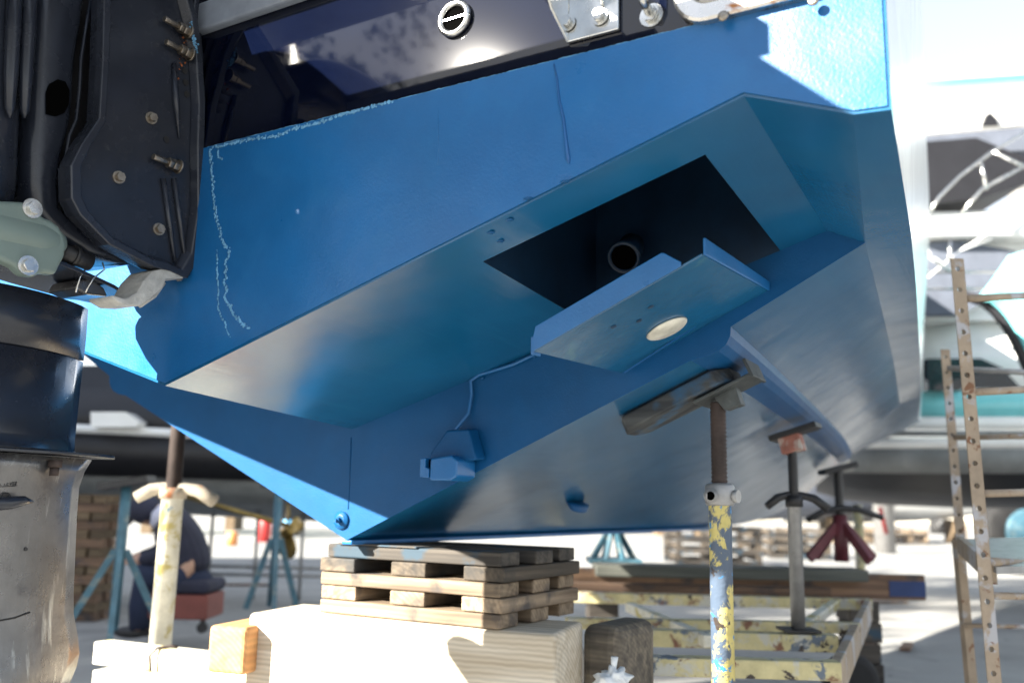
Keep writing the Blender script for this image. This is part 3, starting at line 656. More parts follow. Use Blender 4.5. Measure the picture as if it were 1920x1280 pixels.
gc = leg('gearcase', gr, M_casting)
b = MB(BM); p = bS(104, 862, SC + .066); b.cyl(p, p - Vector((0, 0, .014)), .014, n=6); b.cyl(p - Vector((0, 0, .014)), p - Vector((0, 0, .03)), .0085, n=14); b.part('flange_bolt', M_rust, gc)
b = MB(BM); b.tube([bS(x, y, SC + .073) for x, y in ((-40, 948), (20, 942), (45, 938), (62, 940))], [.012, .012, .009, .002], 10); b.part('water_inlet', M_char2, gc, smooth=True)
def sidepoint(x, y, lift=.001):
    p = bS(x, y, SC + .05); row = min(gr, key=lambda r: abs(r[2] - p.z)); u = max(.02, min(.6, (row[0] - p.y) / row[1]))
    w = math.sin(min(1, u / .45) * math.pi / 2) ** .8; return Vector((SC + row[3] * w + lift, p.y, p.z))
b = MB(BM); b.tube([sidepoint(x, y, 0) for x, y in ((-20, 1166), (30, 1158), (62, 1148))], .0018, 6); b.part('seam', M_rubber, gc)
b = MB(BM); c = sidepoint(4, 932, .002); b.tube([c + Vector((0, math.cos(a) * .0085, math.sin(a) * .0085)) for a in [i * math.pi / 10 for i in range(21)]], .0011, 6, False); b.beam(c + Vector((0, -.006, -.006)), c + Vector((0, .006, .006)), .0016, .0016); b.part('level_screw', M_black, gc)
b = MB(BM); c = sidepoint(51, 1029); b.cyl(c, c + Vector((.0015, 0, 0)), .0035, n=12); b.part('pin_hole', M_black, gc)
# cast lettering
tx = bpy.data.curves.new('lettering', 'FONT'); tx.body = 'OIL LEVEL'; tx.size = .0105; tx.extrude = .0004; tx.align_x = 'RIGHT'
to_ = bpy.data.objects.new('tmp', tx); COL.objects.link(to_); dg = bpy.context.evaluated_depsgraph_get()
me = bpy.data.meshes.new_from_object(to_.evaluated_get(dg)); bpy.data.objects.remove(to_)
lt = bpy.data.objects.new('lettering', me); COL.objects.link(lt); lt.parent = gc
c = sidepoint(27, 910, .0025)
mw = BM @ Matrix.Translation(c) @ Matrix.Rotation(R(90), 4, 'Z') @ Matrix.Rotation(R(90), 4, 'X')
lt.matrix_local = MATRIX[gc.name].inverted() @ mw; me.materials.append(M_black)
b = MB(BM); rr_ = [sidepoint(x, y, .0015) for x, y in ((-45, 897), (26, 899), (24, 911), (-45, 913))]; b.tube(rr_, .0007, 5); b.part('lettering_border', M_black, gc)
# powerhead cowl above the frame, skeg and propeller below: real parts of the motor, mostly out of shot
b = MB(BM); rows = []
for z, k, in ((1.17, .8), (1.19, .95), (1.24, 1.0), (1.27, .96), (1.30, .8), (1.31, .5)):
    rows.append([Vector((SC + math.copysign(abs(math.cos(t)) ** .6, math.cos(t)) * .15 * k, T - .68 + math.copysign(abs(math.sin(t)) ** .6, math.sin(t)) * .30 * k, z)) for t in [i * math.pi / 14 for i in range(28)]])
b.loft(rows, close=True, caps=True); b.part('cowl', M_char2, eng, smooth=True)
b = MB(BM); zg = gr[-1][2]; b.prism([(SC, gr[-1][0] - .1, zg + .01), (SC, gr[-1][0] - .4, zg + .01), (SC, gr[-1][0] - .34, zg - .17), (SC, gr[-1][0] - .25, zg - .17)], (.008, 0, 0)); b.part('skeg', M_casting, eng)

# ================================================================== SCREW STANDS UNDER THE BLUE BOAT
nA = Vector((-.43, 0, .965)).normalized()
def screw(b, a, c, r, pitch_=.006):
    """threaded rod"""
    L = (Vector(c) - Vector(a)).length; n = int(L / pitch_); pts = []; rs = []
    for i in range(n * 2 + 1): pts.append(Vector(a).lerp(Vector(c), i / (n * 2))); rs.append(r if i % 2 else r * .84)
    b.tube(pts, rs, 16); return b
def prop(label, top, base_z, screw_top_len, m_pipe, r, pipe_top_z, group='screw props under the blue boat', handle=None, base=None, nut=None, screw_m=M_rust, foot=True):
    t = thing('screw_prop', label, 'boat stand', (top.x, top.y, base_z), 0, group)
    b = MB(); screw(b, (top.x, top.y, pipe_top_z - .03), (top.x, top.y, top.z - .02), r * .76, .0095); b.part('screw_rod', screw_m, t)
    b = MB(); b.lathe((top.x, top.y, base_z + .008), (0, 0, 1), [(0, r), (pipe_top_z - base_z - .03, r), (pipe_top_z - base_z - .028, r * 1.05), (pipe_top_z - base_z - .008, r * 1.05)], 28); b.part('pipe', m_pipe, t)
    if foot:
        b = MB(); b.box((top.x, top.y, base_z + .004), (r * 5, r * 5, .008)); b.part('foot_plate', screw_m, t)
    return t
# front prop
P1 = BM @ bP(1345, 700, (0, 0, 0), nA); P1z = P1.z
ptop = D(1347, 912, P1.y)
p1 = prop('flaking yellow and blue screw prop nearest the camera with a wooden pad on its head', Vector((P1.x, P1.y, P1z - .05)), .0, .2, M_yel2, .0262, ptop.z)
b = MB(); c = Vector((P1.x, P1.y, ptop.z - .022)); b.lathe(c - Vector((0, 0, .022)), (0, 0, 1), [(0, .030), (.006, .034), (.045, .034), (.052, .028)], 24); nt = b.part('nut', M_galv, p1)
vx = RT; 
b = MB(); q0 = c + Vector((-.024, -.018, .0)); b.lathe(q0, Vector((-.30, -1, 0)), [(0, .016), (.022, .016), (.0221, .0105), (.0225, .0105)], 20); b.part('tommy_socket', M_galv, nt)
b = MB(); b.cyl(q0 + Vector((-.0065, -.0215, 0)), q0 + Vector((-.0072, -.0228, 0)), .010, n=20); b.part('bore', M_hole, nt)
b = MB(); q0 = c + Vector((.026, -.014, .0)); b.lathe(q0, Vector((.75, -.6, 0)), [(0, .015), (.016, .015)], 20); b.part('tommy_socket', M_galv, nt)
# pad: board + angle plate, lying flat against the hull bottom
ax = Vector((.965, 0, .43)).normalized(); ay = Vector((0, 1, 0)); az = ax.cross(ay)
pc = BI @ P1; 
b = MB(BM); rot = Matrix((ax, ay, az)).transposed()
cpad = pc + ax * -.115 - nA * .022
b.prism([cpad + rot @ Vector(v) for v in ((-.15, -.02, -.018), (-.13, -.065, -.018), (.12, -.07, -.018), (.15, -.02, -.018), (.15, .07, -.018), (-.12, .07, -.018), (-.15, .04, -.018))], nA * .036)
pdw = thing('wooden_pad', 'weathered dark board wedged between the nearest prop and the hull', 'wooden pad', BM @ cpad, -PSI, None)
b.part('board', M_pad, pdw, bevel=.004)
b = MB(BM); sc_ = pc + ax * .0 - nA * .046
b.prism([sc_ + rot @ Vector(v) for v in ((-.07, -.055, 0), (.085, -.055, 0), (.085, .06, 0), (-.07, .06, 0))], -nA * .008)
b.prism([sc_ + rot @ Vector(v) for v in ((.078, -.058, -.012), (.078, .06, -.012), (.078, .06, .035), (.078, -.058, .035))], ax * .008)
b.prism([sc_ + rot @ Vector(v) for v in ((-.028, -.02, -.006), (.03, -.02, -.006), (.024, -.02, -.05), (-.018, -.02, -.045))], Vector((0, .04, 0)))
b.part('head_plate', mat('worn_grey_green_steel', (.05, .058, .06), .5, metal=.3, bump=.5, bscale=60, var=.4, vscale=20, spots=[((.2, .2, .19), 30, .62, .7)]), p1, bevel=.002)
# second prop, white-grey pipe and black handle
sA = Vector((.90, .80, 0)); 
P2 = BM @ bP(1486, 800, (.94, .9, .43), nA); P2 = D(1485, 826, P2.y)
base2 = D(1495, 1182, P2.y).z; pt2 = D(1489, 940, P2.y).z
def longprop(label, P, bz, pz, m, r, hm, hl, hr, padm=M_black, rodm=M_black, foot=True, hpts=None):
    t = prop(label, P, bz, .2, m, r, pz, screw_m=rodm, foot=foot)
    b = MB(); cz = pz + .012
    b.lathe((P.x, P.y, cz - .03), (0, 0, 1), [(0, r * 1.25), (.04, r * 1.25)], 20)
    hp = [(-hl, -.02, -.03), (-hl * .6, -.012, 0), (-.02, 0, .012), (.02, 0, .012), (hr * .6, -.012, 0), (hr, -.03, -.035)]
    hpts = hpts or hp
    b.tube([Vector((P.x, P.y, cz)) + Vector(h) for h in hpts], [r * .55, r * .62, r * .5, r * .5, r * .62, r * .66], 14)
    b.part('handle', hm, t, smooth=True)
    return t
p2 = longprop('white and grey screw prop with bent black handle, second along the hull', P2, base2, pt2, M_galv, .024, M_black, .10, .11)
# small head with red-brown nut block and black pad
b = MB(); b.box((P2.x, P2.y, P2.z - .012), (.075, .07, .06), Matrix.Rotation(-PSI, 3, 'Z') @ Matrix.Rotation(R(-14), 3, 'Y')); b.part('head_block', mat('flaky_red_block', (.30, .12, .09), .7, bump=.5, var=.3, vscale=30, spots=[((.45, .42, .38), 20, .5, .6)]), p2, bevel=.004)
b = MB(); b.box((P2.x + .012, P2.y, P2.z + .030), (.17, .11, .02), Matrix.Rotation(-PSI, 3, 'Z') @ Matrix.Rotation(R(-17), 3, 'Y')); b.part('head_pad', M_black, p2, bevel=.003)
# third prop on a red tripod, further forward
Y3 = (BM @ Vector((.62, 3.5, .4))).y; P3 = D(1571, 878, Y3); b3 = D(1580, 1052, Y3).z; pt3 = D(1572, 965, Y3).z
t3 = thing('tripod_stand', 'dark red tripod stand with black screw at the far end of the strake', 'boat stand', (P3.x, P3.y, b3), 0)
b = MB(); screw(b, (P3.x, P3.y, pt3), P3 - Vector((0, 0, .01)), .026, .012); b.part('screw_rod', M_black, t3)
b = MB(); b.box(P3, (.20, .12, .03), Matrix.Rotation(R(-15), 3, 'Y')); b.part('head_pad', M_black, t3, bevel=.006)
b = MB(); b.cyl((P3.x, P3.y, b3), (P3.x, P3.y, pt3), .04, n=18); b.part('column', M_redox, t3)
b = MB(); b.tube([Vector((P3.x, P3.y - .03, pt3 + .02)) + Vector(v) for v in ((-.2, -.03, -.05), (-.1, 0, 0), (0, 0, .02), (.1, 0, .01), (.22, -.02, -.03))], .017, 10); b.part('handle', M_black, t3, smooth=True)
for a in (20, 110, 200, 290):
    d_ = Vector((math.cos(R(a)), math.sin(R(a)), 0)); b = MB(); b.beam(Vector((P3.x, P3.y, pt3 - .06)) + d_ * .03, Vector((P3.x, P3.y, b3 + .015)) + d_ * .22, .025, .05); b.part('leg', M_redox, t3)
# left prop with curved handle, on the port side
Y4 = 3.45; P4 = D(333, 850, Y4); b4 = D(308, 1196, Y4); pt4 = D(322, 925, Y4).z
P4v = Vector((D(318, 1000, Y4).x, Y4, 0)); q4 = BI @ P4v; P4v.z = KEEL.z + abs(q4.x) * .445 - .045
p4 = longprop('sunlit yellow and cream screw prop with rusty drooping handle under the port side', P4v, b4.z - .035, pt4, M_pale, .040, mat('rusty_cream_handle', (.50, .44, .35), .6, bump=.3, var=.2, spots=[((.34, .12, .04), 9, .52, .62)]), .13, .165, rodm=M_rust, foot=False)
b = MB(); b.box(P4v + Vector((0, 0, .02)), (.14, .12, .02), Matrix.Rotation(R(24), 3, 'Y')); b.part('head_pad', M_black, p4)

# ================================================================== CRIBBING UNDER THE KEEL
c00 = bF(610, 1015, .05); c10 = bF(937, 1019, .05); zt_ = min(c00.z, c10.z, -.014)
zbt = bF(912, 1179, .05).z; cw = c10.x - c00.x; hl_ = (zt_ - zbt) / 5.0; DEP = .43
cr = thing('crib_stack', 'stack of crossed brown timbers in five layers carrying the keel of the blue boat', 'timber crib', BM @ Vector(((c00.x + c10.x) / 2, .05 + DEP / 2, zbt)), -PSI)
rnd = random.Random(3)
for lay in range(5):
    zc = zbt + hl_ * (lay + .5); j = lambda a=.004: rnd.uniform(-a, a)
    if lay % 2 == 0:                       # boards along s
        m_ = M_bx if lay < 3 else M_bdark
        for k_, fy_ in enumerate((.05 + .05, .05 + DEP / 2, .05 + DEP - .05)):
            b = MB(BM); b.box(((c00.x + c10.x) / 2 + j(.008), fy_ + j(), zc), (cw * (1.0 if lay else 1.03) + j(.02), .095, hl_ - .0025)); b.part('board', m_, cr, bevel=.004)
    else:                                   # boards along f
        for k_ in range(3):
            sx = c00.x + .05 + (cw - .10) * k_ / 2
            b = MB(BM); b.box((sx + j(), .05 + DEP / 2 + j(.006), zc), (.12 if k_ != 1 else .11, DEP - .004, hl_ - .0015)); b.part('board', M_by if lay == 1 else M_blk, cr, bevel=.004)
# keel wedge
kw = MB(BM); kw.box((.06, .12, zt_ + (-.012 - zt_) / 2 ), (.26, .14, max(.004, -.0125 - zt_))); o = kw.build('packing_board', M_bdark, None, origin=BM @ Vector((.06, .12, zt_)), rotz=-PSI)
tag(o, 'thin dark packing board between the crib stack and the keel', 'board')
# big timbers below
zt2 = zbt - .001 + KEEL.z
def timber(name, label, corners, zt, h, m, grp=None, mats=None, bev=.012):
    """box timber: near top edge a->b and depth vector; photo corners on level zt"""
    a, b_, c = [Z(x, y, zt) for x, y in corners]
    x = (b_ - a); L = x.length; ang = math.atan2(x.y, x.x); w = abs((c - a).dot(Vector((-x.y, x.x, 0)).normalized()))
    bb = MB(); n = Vector((-x.y, x.x, 0)).normalized()
    bb.prism([a, b_, b_ + n * w, a + n * w], (0, 0, -h))
    o = bb.build(name, m, None, origin=(a + b_) / 2 + n * w / 2 + Vector((0, 0, -h)), rotz=ang, bevel=bev, seg=3)
    tag(o, label, 'timber', grp); return o
la = Z(470, 1165, zt2); lb = Z(1058, 1190, zt2)
timber('squared_timber', 'huge sunlit pale squared timber directly under the crib stack', ((466, 1148), (1040, 1188), (1104, 1165)), zt2, .30, M_wx, 'timbers on the trolley')
timber('squared_timber', 'dark brown squared timber behind the right end of the sunlit pale one', ((1088, 1168), (1158, 1175), (1203, 1156)), zt2 - .004, .24, wood('grey_brown_timber', (.07, .06, .05), (.24, .20, .15), 'x', (.05, .045, .04), .5, .7), 'timbers on the trolley', bev=.03)
timber('squared_timber', 'short orange sawn timber end left of the sunlit pale timber', ((392, 1171), (463, 1176), (520, 1146)), zt2 - .03, .12, M_wnew, 'timbers on the trolley')

# ================================================================== STEEL TROLLEY FRAME
frz = b4.z
tro = thing('steel_trolley', 'low flaking yellow steel trolley frame carrying the timbers and props', 'boat trolley', (Z(900, 1250, frz).x, Z(900, 1250, frz).y, 0), -PSI)
def tbeam(p, q, z, w=.07, h=.07, m=M_yel):
    a, c = Z(*p, z), Z(*q, z); b = MB(); b.beam(a - Vector((0, 0, h / 2)), c - Vector((0, 0, h / 2)), w, h)
    return b.part('beam', m, tro, bevel=.004)
tbeam((192, 1200), (1000, 1290), frz, .07, .075, M_pale)
tbeam((192, 1252), (900, 1340), frz - .07, .08, .10, M_pale)
fz2 = base2 - .005
tbeam((1150, 1176), (1568, 1189), fz2, .06, .055)
tbeam((1150, 1226), (1572, 1238), fz2 - .0, .06, .05)
tbeam((1060, 1108), (1632, 1122), fz2 - .0, .06, .05)
tbeam((1060, 1156), (1608, 1166), fz2 - .0, .05, .04)
tbeam((1628, 1122), (1566, 1240), fz2 - .004, .03, .10, M_tan)
tbeam((1180, 1128), (1330, 1190), fz2 - .004, .04, .04, M_pale)
tbeam((1500, 1170), (1570, 1120), fz2 - .004, .04, .04, M_pale)
for (x, y) in ((215, 1240), (1590, 1180), (1130, 1160)):
    c = Z(x, y, frz - .1); b = MB(); b.lathe((c.x, c.y - .06, .14), (0, 1, 0), [(0, .10), (.01, .13), (.03, .14), (.09, .14), (.11, .13), (.12, .10)], 28); b.part('wheel', M_rubber, tro)
    b = MB(); b.beam((c.x, c.y, .14), (c.x, c.y, frz - .06), .05, .05); b.part('caster_post', M_yel, tro)
ub = MB(); c = Z(300, 1212, frz); ub.tube([c + Vector(v) for v in ((.0, -.06, -.09), (-.012, -.055, -.02), (.01, -.05, .004), (.05, -.03, .008), (.07, -.03, .006))], .005, 8); ub.part('hold_down_hook', M_rust, tro, smooth=True)
# planks and timbers crossing behind
def boxat(name, label, cat, p, q, depth, thick, m, grp=None, top=None, bev=.006):
    """box seen face-on between photo corners p (top-left) and q (bottom-right) at distance depth"""
    a = D(p[0], p[1], depth); c = D(q[0], q[1], depth); b = MB()
    b.box(((a.x + c.x) / 2, depth + thick / 2, (a.z + c.z) / 2), (abs(c.x - a.x), thick, abs(a.z - c.z)))
    o = b.build(name, m, None, origin=((a.x + c.x) / 2, depth + thick / 2, min(a.z, c.z)), bevel=bev); tag(o, label, cat, grp); return o
dP = Y3 - .12
b = MB(); a = D(1050, 1056, dP); c = D(1732, 1117, dP); b.box(((a.x + c.x) / 2, dP, (a.z + c.z) / 2 - .02), (c.x - a.x, .05, a.z - c.z)); 
pl = b.build('long_plank', M_plank, None, origin=((a.x + c.x) / 2, dP, c.z)); tag(pl, 'long brown plank on edge with a dark blue painted right end', 'plank')
b = MB(); e = D(1662, 1078, dP); b.box(((e.x + c.x) / 2 + .001, dP - .027, (a.z + c.z) / 2 - .028), (c.x - e.x, .004, (a.z - c.z) * .62)); b.fr = Matrix.Identity(4); b.part('painted_end', M_navyp, pl)
MATRIX[pl.name] = Matrix.Translation(pl.location)
boxat('grey_beam', 'greenish grey weathered beam under the red tripod', 'timber', (1118, 1058), (1630, 1091), dP - .12, .24, wood('green_grey_timber', (.09, .10, .09), (.22, .23, .20), 'x'))
boxat('brown_beam', 'brown beam below the grey one behind the trolley', 'timber', (1060, 1092), (1560, 1116), dP - .25, .1, M_plank)
for x_, lab in ((1612, 'dark block pile holding up the right end of the long plank'), (1130, 'dark block pile holding up the left end of the long plank')):
    p = D(x_, 1117, dP); t = thing('plank_support', lab, 'block pile', (p.x, dP + .05, 0), 0, 'block piles under the long plank'); n_ = 5; h_ = (p.z - .025) / n_
    for k in range(n_): b = MB(); b.box((p.x + (k % 2) * .01, dP + .05, h_ * (k + .5)), (.16, .22, h_ - .004)); b.part('block', M_bdark, t, bevel=.006)
boxat('block', 'small grey wood block on the ground right of the trolley wheel', 'block', (1600, 1190), (1645, 1218), 5.0, .15, M_plank)

# pyramid stand
def tripod(label, x, yt, yb, d, m, hw=40, nleg=6, pad=True, colw=.03, grp=None, plate=False):
    top, bot = D(x, yt, d), D(x, yb, d); w = hw * d / F_PX
    t = thing('boat_stand', label, 'boat stand', (top.x, d, bot.z), 0, grp)
    zj = bot.z + (top.z - bot.z) * (.55 if not plate else .95)
    b = MB(); b.cyl((top.x, d, zj if plate else bot.z + .05), (top.x, d, top.z), colw, n=12); b.part('column', m, t)
    for k in range(nleg):
        a = R(20 + 360 * k / nleg); v = Vector((math.cos(a), math.sin(a), 0)); b = MB()
        b.beam(Vector((top.x, d, zj)) + v * colw, Vector((top.x, d, bot.z)) + v * w, colw * 1.0, colw * 1.3); b.part('leg', m, t)
    if pad: b = MB(); b.box((top.x, d, top.z), (.28, .14, .04), Matrix.Rotation(R(-10), 3, 'Y')); b.part('head_pad', M_black, t)
    if plate: b = MB(); b.box((top.x, d, bot.z), (w * 2.2, w * 2.2, .03)); b.part('base_frame', m, t)
    return t
tripod('dark pyramid shaped stand on the far plank below the keel', 1150, 985, 1050, 5.6, M_teal, 42, 8, False, .022, plate=True)
tripod('blue grey tripod stand in front of the seated person', 238, 905, 1190, 5.2, M_teal, 85, 4, True, .028, 'tripod stands beyond the stern')
tripod('slim blue grey tripod stand beside the bronze propeller', 524, 905, 1140, 7.6, M_teal, 45, 4, True, .035, 'tripod stands beyond the stern')

# far crib stacks
def farcrib(label, x0, x1, yt, yb, d, lay, m1=M_blk, m2=M_bx, grp='timber cribs in the yard beyond', dp=.6):
    d = Z((x0 + x1) / 2, yb, 0).y; dp = dp * max(1, d / 7)
    a, c = D(x0, yt, d), D(x1, yb, d); t = thing('crib_stack', label, 'timber crib', ((a.x + c.x) / 2, d + .3, c.z), 0, grp)
    h = (a.z - c.z) / lay; w = c.x - a.x
    for k in range(lay):
        zc = c.z + h * (k + .5)
        if k % 2 == 0:
            for y_ in (.06, dp - .06): b = MB(); b.box(((a.x + c.x) / 2, d + y_, zc), (w, .11, h - .004)); b.part('board', m1, t)
        else:
            for q_ in (.0, .5, 1.): b = MB(); b.box((a.x + .05 + (w - .10) * q_, d + dp / 2, zc), (.10, dp, h - .004)); b.part('board', m2, t)
    return t
farcrib('dark slatted crib stack just right of the nearest prop', 1268, 1430, 985, 1062, 6.4, 7, M_bdark, M_blk)
farcrib('grey slatted crib stack between the second prop and the red tripod', 1440, 1560, 990, 1048, 7.6, 6, M_bdark, M_blk)
farcrib('tall thin stack of timbers at the left beside the motor gearcase', 120, 176, 925, 1165, 5.6, 14, M_plank, M_wold, dp=.26)
farcrib('low pale timber stack far off right of the red tripod', 1620, 1672, 990, 1020, 15, 4)
farcrib('low dark timber stack far off beside the pale one', 1676, 1742, 992, 1020, 15.5, 4)

# ================================================================== PERFORATED STEEL SCAFFOLD, RIGHT
sc0 = thing('steel_trestle', 'tan and grey perforated steel trestle with rungs at the right edge', 'trestle', (D(1850, 1280, 2.6).x, 2.7, 0), 0)
def upright(p, q, d0, d1, m, w=.042):
    a, c = D(*p, d0), D(*q, d1); x = (c - a).normalized(); b = MB(); L = (c - a).length
    side = Vector((1, 0, 0)); nrm = Vector((0, -1, 0))
    # perforated strip: built as ladder of webs around square-cut round holes
    n = int(L / .062); hw = w / 2; hr = .0085
    for i in range(n):
        z0_ = a + x * (i * L / n); z1_ = a + x * ((i + 1) * L / n); cc = (z0_ + z1_) / 2
        outer = [z0_ - side * hw, z0_ + side * hw, cc + side * hw, z1_ + side * hw, z1_ - side * hw, cc - side * hw]
        hole = [cc + (side * math.cos(t) + x * math.sin(t)) * hr for t in [R(-120), R(-60), R(0), R(60), R(120), R(180)]]
        for k in range(6):
            k2 = (k + 1) % 6; b.poly([outer[k], outer[k2], hole[k2], hole[k]])
    o = b.part('upright', m, sc0, merge=True)
    sm = o.modifiers.new('solid', 'SOLIDIFY'); sm.thickness = .004
    b = MB(); b.prism([a + side * hw, c + side * hw, c + side * hw + Vector((0, .04, 0)), a + side * hw + Vector((0, .04, 0))], (.004, 0, 0)); b.part('flange', m, sc0)
    return o
upright((1793, 485), (1868, 1330), 2.6, 2.6, M_tan, .036)
upright((1771, 655), (1800, 1010), 3.6, 3.6, M_tan, .034)
def rung(x0, y0, x1, y1, d0, d1, m=M_tan, r=.011):
    b = MB(); b.cyl(D(x0, y0, d0), D(x1, y1, d1), r, n=12); b.part('rung', m, sc0, smooth=True)
rung(1812, 560, 1960, 552, 2.62, 2.75); rung(1824, 735, 1960, 728, 2.62, 2.75); rung(1778, 690, 1960, 700, 3.6, 3.3, M_galv); rung(1790, 820, 1960, 817, 3.6, 3.3); rung(1842, 925, 1960, 922, 2.62, 2.75)
rung(1855, 1052, 1960, 1058, 2.62, 2.9, M_tan, .012); rung(1862, 1116, 1960, 1118, 2.62, 2.9, M_tan, .01); rung(1812, 1172, 1960, 1175, 3.4, 3.4, M_tan, .008)
b = MB(); zt3 = D(1800, 1010, 3.4).z; b.prism([D(1792, 1010, 3.5), D(1868, 1062, 2.65) * 1, D(1990, 1060, 2.65), D(1990, 1005, 3.5)], (0, 0, -.02)); b.part('table_top', M_galv, sc0)
b = MB(); b.beam(D(1796, 1012, 3.45), D(1822, 1290, 3.45), .035, .03, (1, 0, 0)); b.part('leg', M_tan, sc0)
b = MB(); b.beam(D(1800, 1020, 3.4), D(1862, 1075, 2.7), .02, .06); b.part('rail', M_tan, sc0)

# ================================================================== BACKGROUND BOATS, RIGHT
def strip(b, pts_top, pts_bot, d, thick, mi=0):
    a = [D(x, y, d) for x, y in pts_top]; c = [D(x, y, d) for x, y in reversed(pts_bot)]
    b.prism(a + c, (0, thick, 0), mi)
yt = thing('motor_yacht', 'white yacht with turquoise stripe and grey bottom behind the trestle', 'yacht', (D(1900, 950, 9).x, 9.5, 0), 0)
b = MB(); rows = []
dY = 9.0
def sec(xpx, sc_=1.):   # cross-section of hull at photo column, bottom to sheer: (depth offset, photo y)
    return [(2.2, 950), (1.2, 946), (.35, 905), (.05, 880), (0, 830)]
for xp, k in ((1530, .0), (1580, .5), (1650, .8), (1800, 1), (2050, 1), (2600, 1)):
    row = []
    for off, y_ in [(2.4, 952), (1.4, 946), (.5, 925), (.1, 884)]:
        p = D(xp, y_ + (1 - k) * (-30 if y_ > 900 else 0), dY + off + (1 - k) * 1.2); row.append(p)
    rows.append(row)
b.loft(rows); b.part('hull_bottom', M_darkh, yt, smooth=True)
def band(name, y0, y1, m, off0=0, off1=0, x0=1530, xs=None, bev=.0):
    b = MB(); rows = []
    for xp, k in ((x0, .0), (x0 + 50, .45), (x0 + 120, .8), (1800, 1), (2050, 1), (2600, 1)):
        rows.append([D(xp, y0, dY + off0 + (1 - k) * 1.2), D(xp, y1, dY + off1 + (1 - k) * 1.2)])
    b.loft(rows); o = b.part(name, m, yt, smooth=True); s_ = o.modifiers.new('t', 'SOLIDIFY'); s_.thickness = .05; return o
band('grey_band', 838, 884, M_grayh, -.0, .1)
band('chine_stripe', 820, 837, M_white, -.05, 0)
band('rub_rail', 806, 818, M_grayh, -.06, -.05)
band('topside', 783, 805, M_white, -.02, -.02, 1560)
band('turquoise_stripe', 735, 782, M_tealh, .0, -.0, 1600)
band('lower_white', 600, 734, M_white, .3, .0, 1620)
b = MB(); b.prism([D(x, y, dY - .04) for x, y in ((1740, 672), (1840, 672), (1880, 690), (1915, 728), (1740, 732))], (0, .1, 0)); b.part('dark_window', M_glass, yt)
b = MB(); b.prism([D(x, y, dY + .1) for x, y in ((1600, 445), (1960, 440), (2400, 440), (2400, 600), (1600, 600))], (0, 1.2, 0)); b.part('superstructure', M_white, yt)
b = MB(); b.prism([D(x, y, dY - .2) for x, y in ((1720, 395), (1960, 390), (2300, 395), (2300, 440), (1720, 442))], (0, 1.4, 0)); b.part('flybridge', M_white, yt, bevel=.05)
b = MB(); b.prism([D(x, y, dY - .3) for x, y in ((1690, 270), (1830, 258), (1935, 300), (1925, 345), (1840, 372), (1690, 388))], (0, 1.4, 0)); b.part('black_awning', M_darkh, yt)
b = MB(); b.prism([D(x, y, dY - .1) for x, y in ((1735, 255), (1960, 235), (1960, 280), (1880, 284), (1830, 262), (1735, 272))], (0, 1.6, 0)); b.part('canvas_top', M_canvas, yt)
for q_ in (((1740, 405), (1760, 370), (1800, 330), (1860, 285), (1960, 225)), ((1800, 405), (1840, 355), (1960, 290)), ((1838, 300), (1850, 355)), ((1862, 285), (1960, 330)), ((1730, 470), (1760, 495), (1800, 520)), ((1782, 450), (1780, 490))):
    b = MB(); b.tube([D(x, y, dY - .6) for x, y in q_], .016, 8); b.part('rail', M_steel, yt, smooth=True)
b = MB(); b.tube([D(x, y, dY - .5) for x, y in ((1725, 510), (1790, 510), (1960, 508))], .015, 8); b.part('rail', M_steel, yt, smooth=True)
b = MB(); b.tube([D(x, y, dY - .5) for x, y in ((1725, 541), (1790, 541), (1960, 540))], .015, 8); b.part('rail', M_steel, yt, smooth=True)
b = MB(); b.prism([D(x, y, dY - .05) for x, y in ((1690, 458), (1800, 452), (1905, 470), (1860, 560), (1800, 590), (1690, 590))], (0, .1, 0)); b.part('grey_screen', M_canvas, yt)
for q_ in (((1725, 440), (1745, 480), (1790, 505)), ((1740, 520), (1800, 470), (1860, 448)), ((1905, 400), (1850, 440), (1800, 470))):
    b = MB(); b.tube([D(x, y, dY - .55) for x, y in q_], .008, 8); b.part('rail', M_white, yt, smooth=True)
# second, turquoise hulled boat, higher and nearer the right edge
tb2 = thing('turquoise_boat', 'turquoise hulled boat bow curving down at the right edge', 'boat', (D(1960, 800, 7.8).x, 8.0, 0), 0)
b = MB(); rows = []
for k in range(9):
    t = k / 8; x_ = 1830 + 120 * t ** .8; y_ = 560 + 170 * t ** 1.6
    rows.append([D(x_, y_, 7.8), D(x_ + 25, y_ - 30, 7.75), D(x_ + 60, y_ - 80, 7.7), D(x_ + 200, y_ - 120, 7.7)])
b.loft(rows); o = b.part('hull', M_tealh, tb2, smooth=True); o.modifiers.new('t', 'SOLIDIFY').thickness = .05
b = MB(); rows = []
for k in range(9):
    t = k / 8; x_ = 1812 + 125 * t ** .8; y_ = 545 + 185 * t ** 1.6
    rows.append([D(x_, y_, 7.86), D(x_ + 22, y_ + 10, 7.80)])
b.loft(rows); o = b.part('keel_strip', M_darkh, tb2, smooth=True); o.modifiers.new('t', 'SOLIDIFY').thickness = .08
bb2 = thing('distant_turquoise_yacht', 'pale turquoise hull high behind the white yacht against the sky', 'yacht', (D(1850, 945, 22).x, 23, 0), 0)
b = MB(); b.prism([D(x, y, 22) for x, y in ((1500, 172), (1700, 165), (1960, 148), (2500, 120), (2500, 170), (1960, 192), (1740, 214), (1500, 225))], (0, 4, 0)); b.part('hull', M_tealh, bb2)
b = MB(); b.prism([D(x, y, 21.9) for x, y in ((1500, 226), (1740, 215), (1960, 193), (2500, 171), (2500, 215), (1960, 228), (1740, 250), (1500, 262))], (0, 4, 0)); b.part('waterline', M_white, bb2)
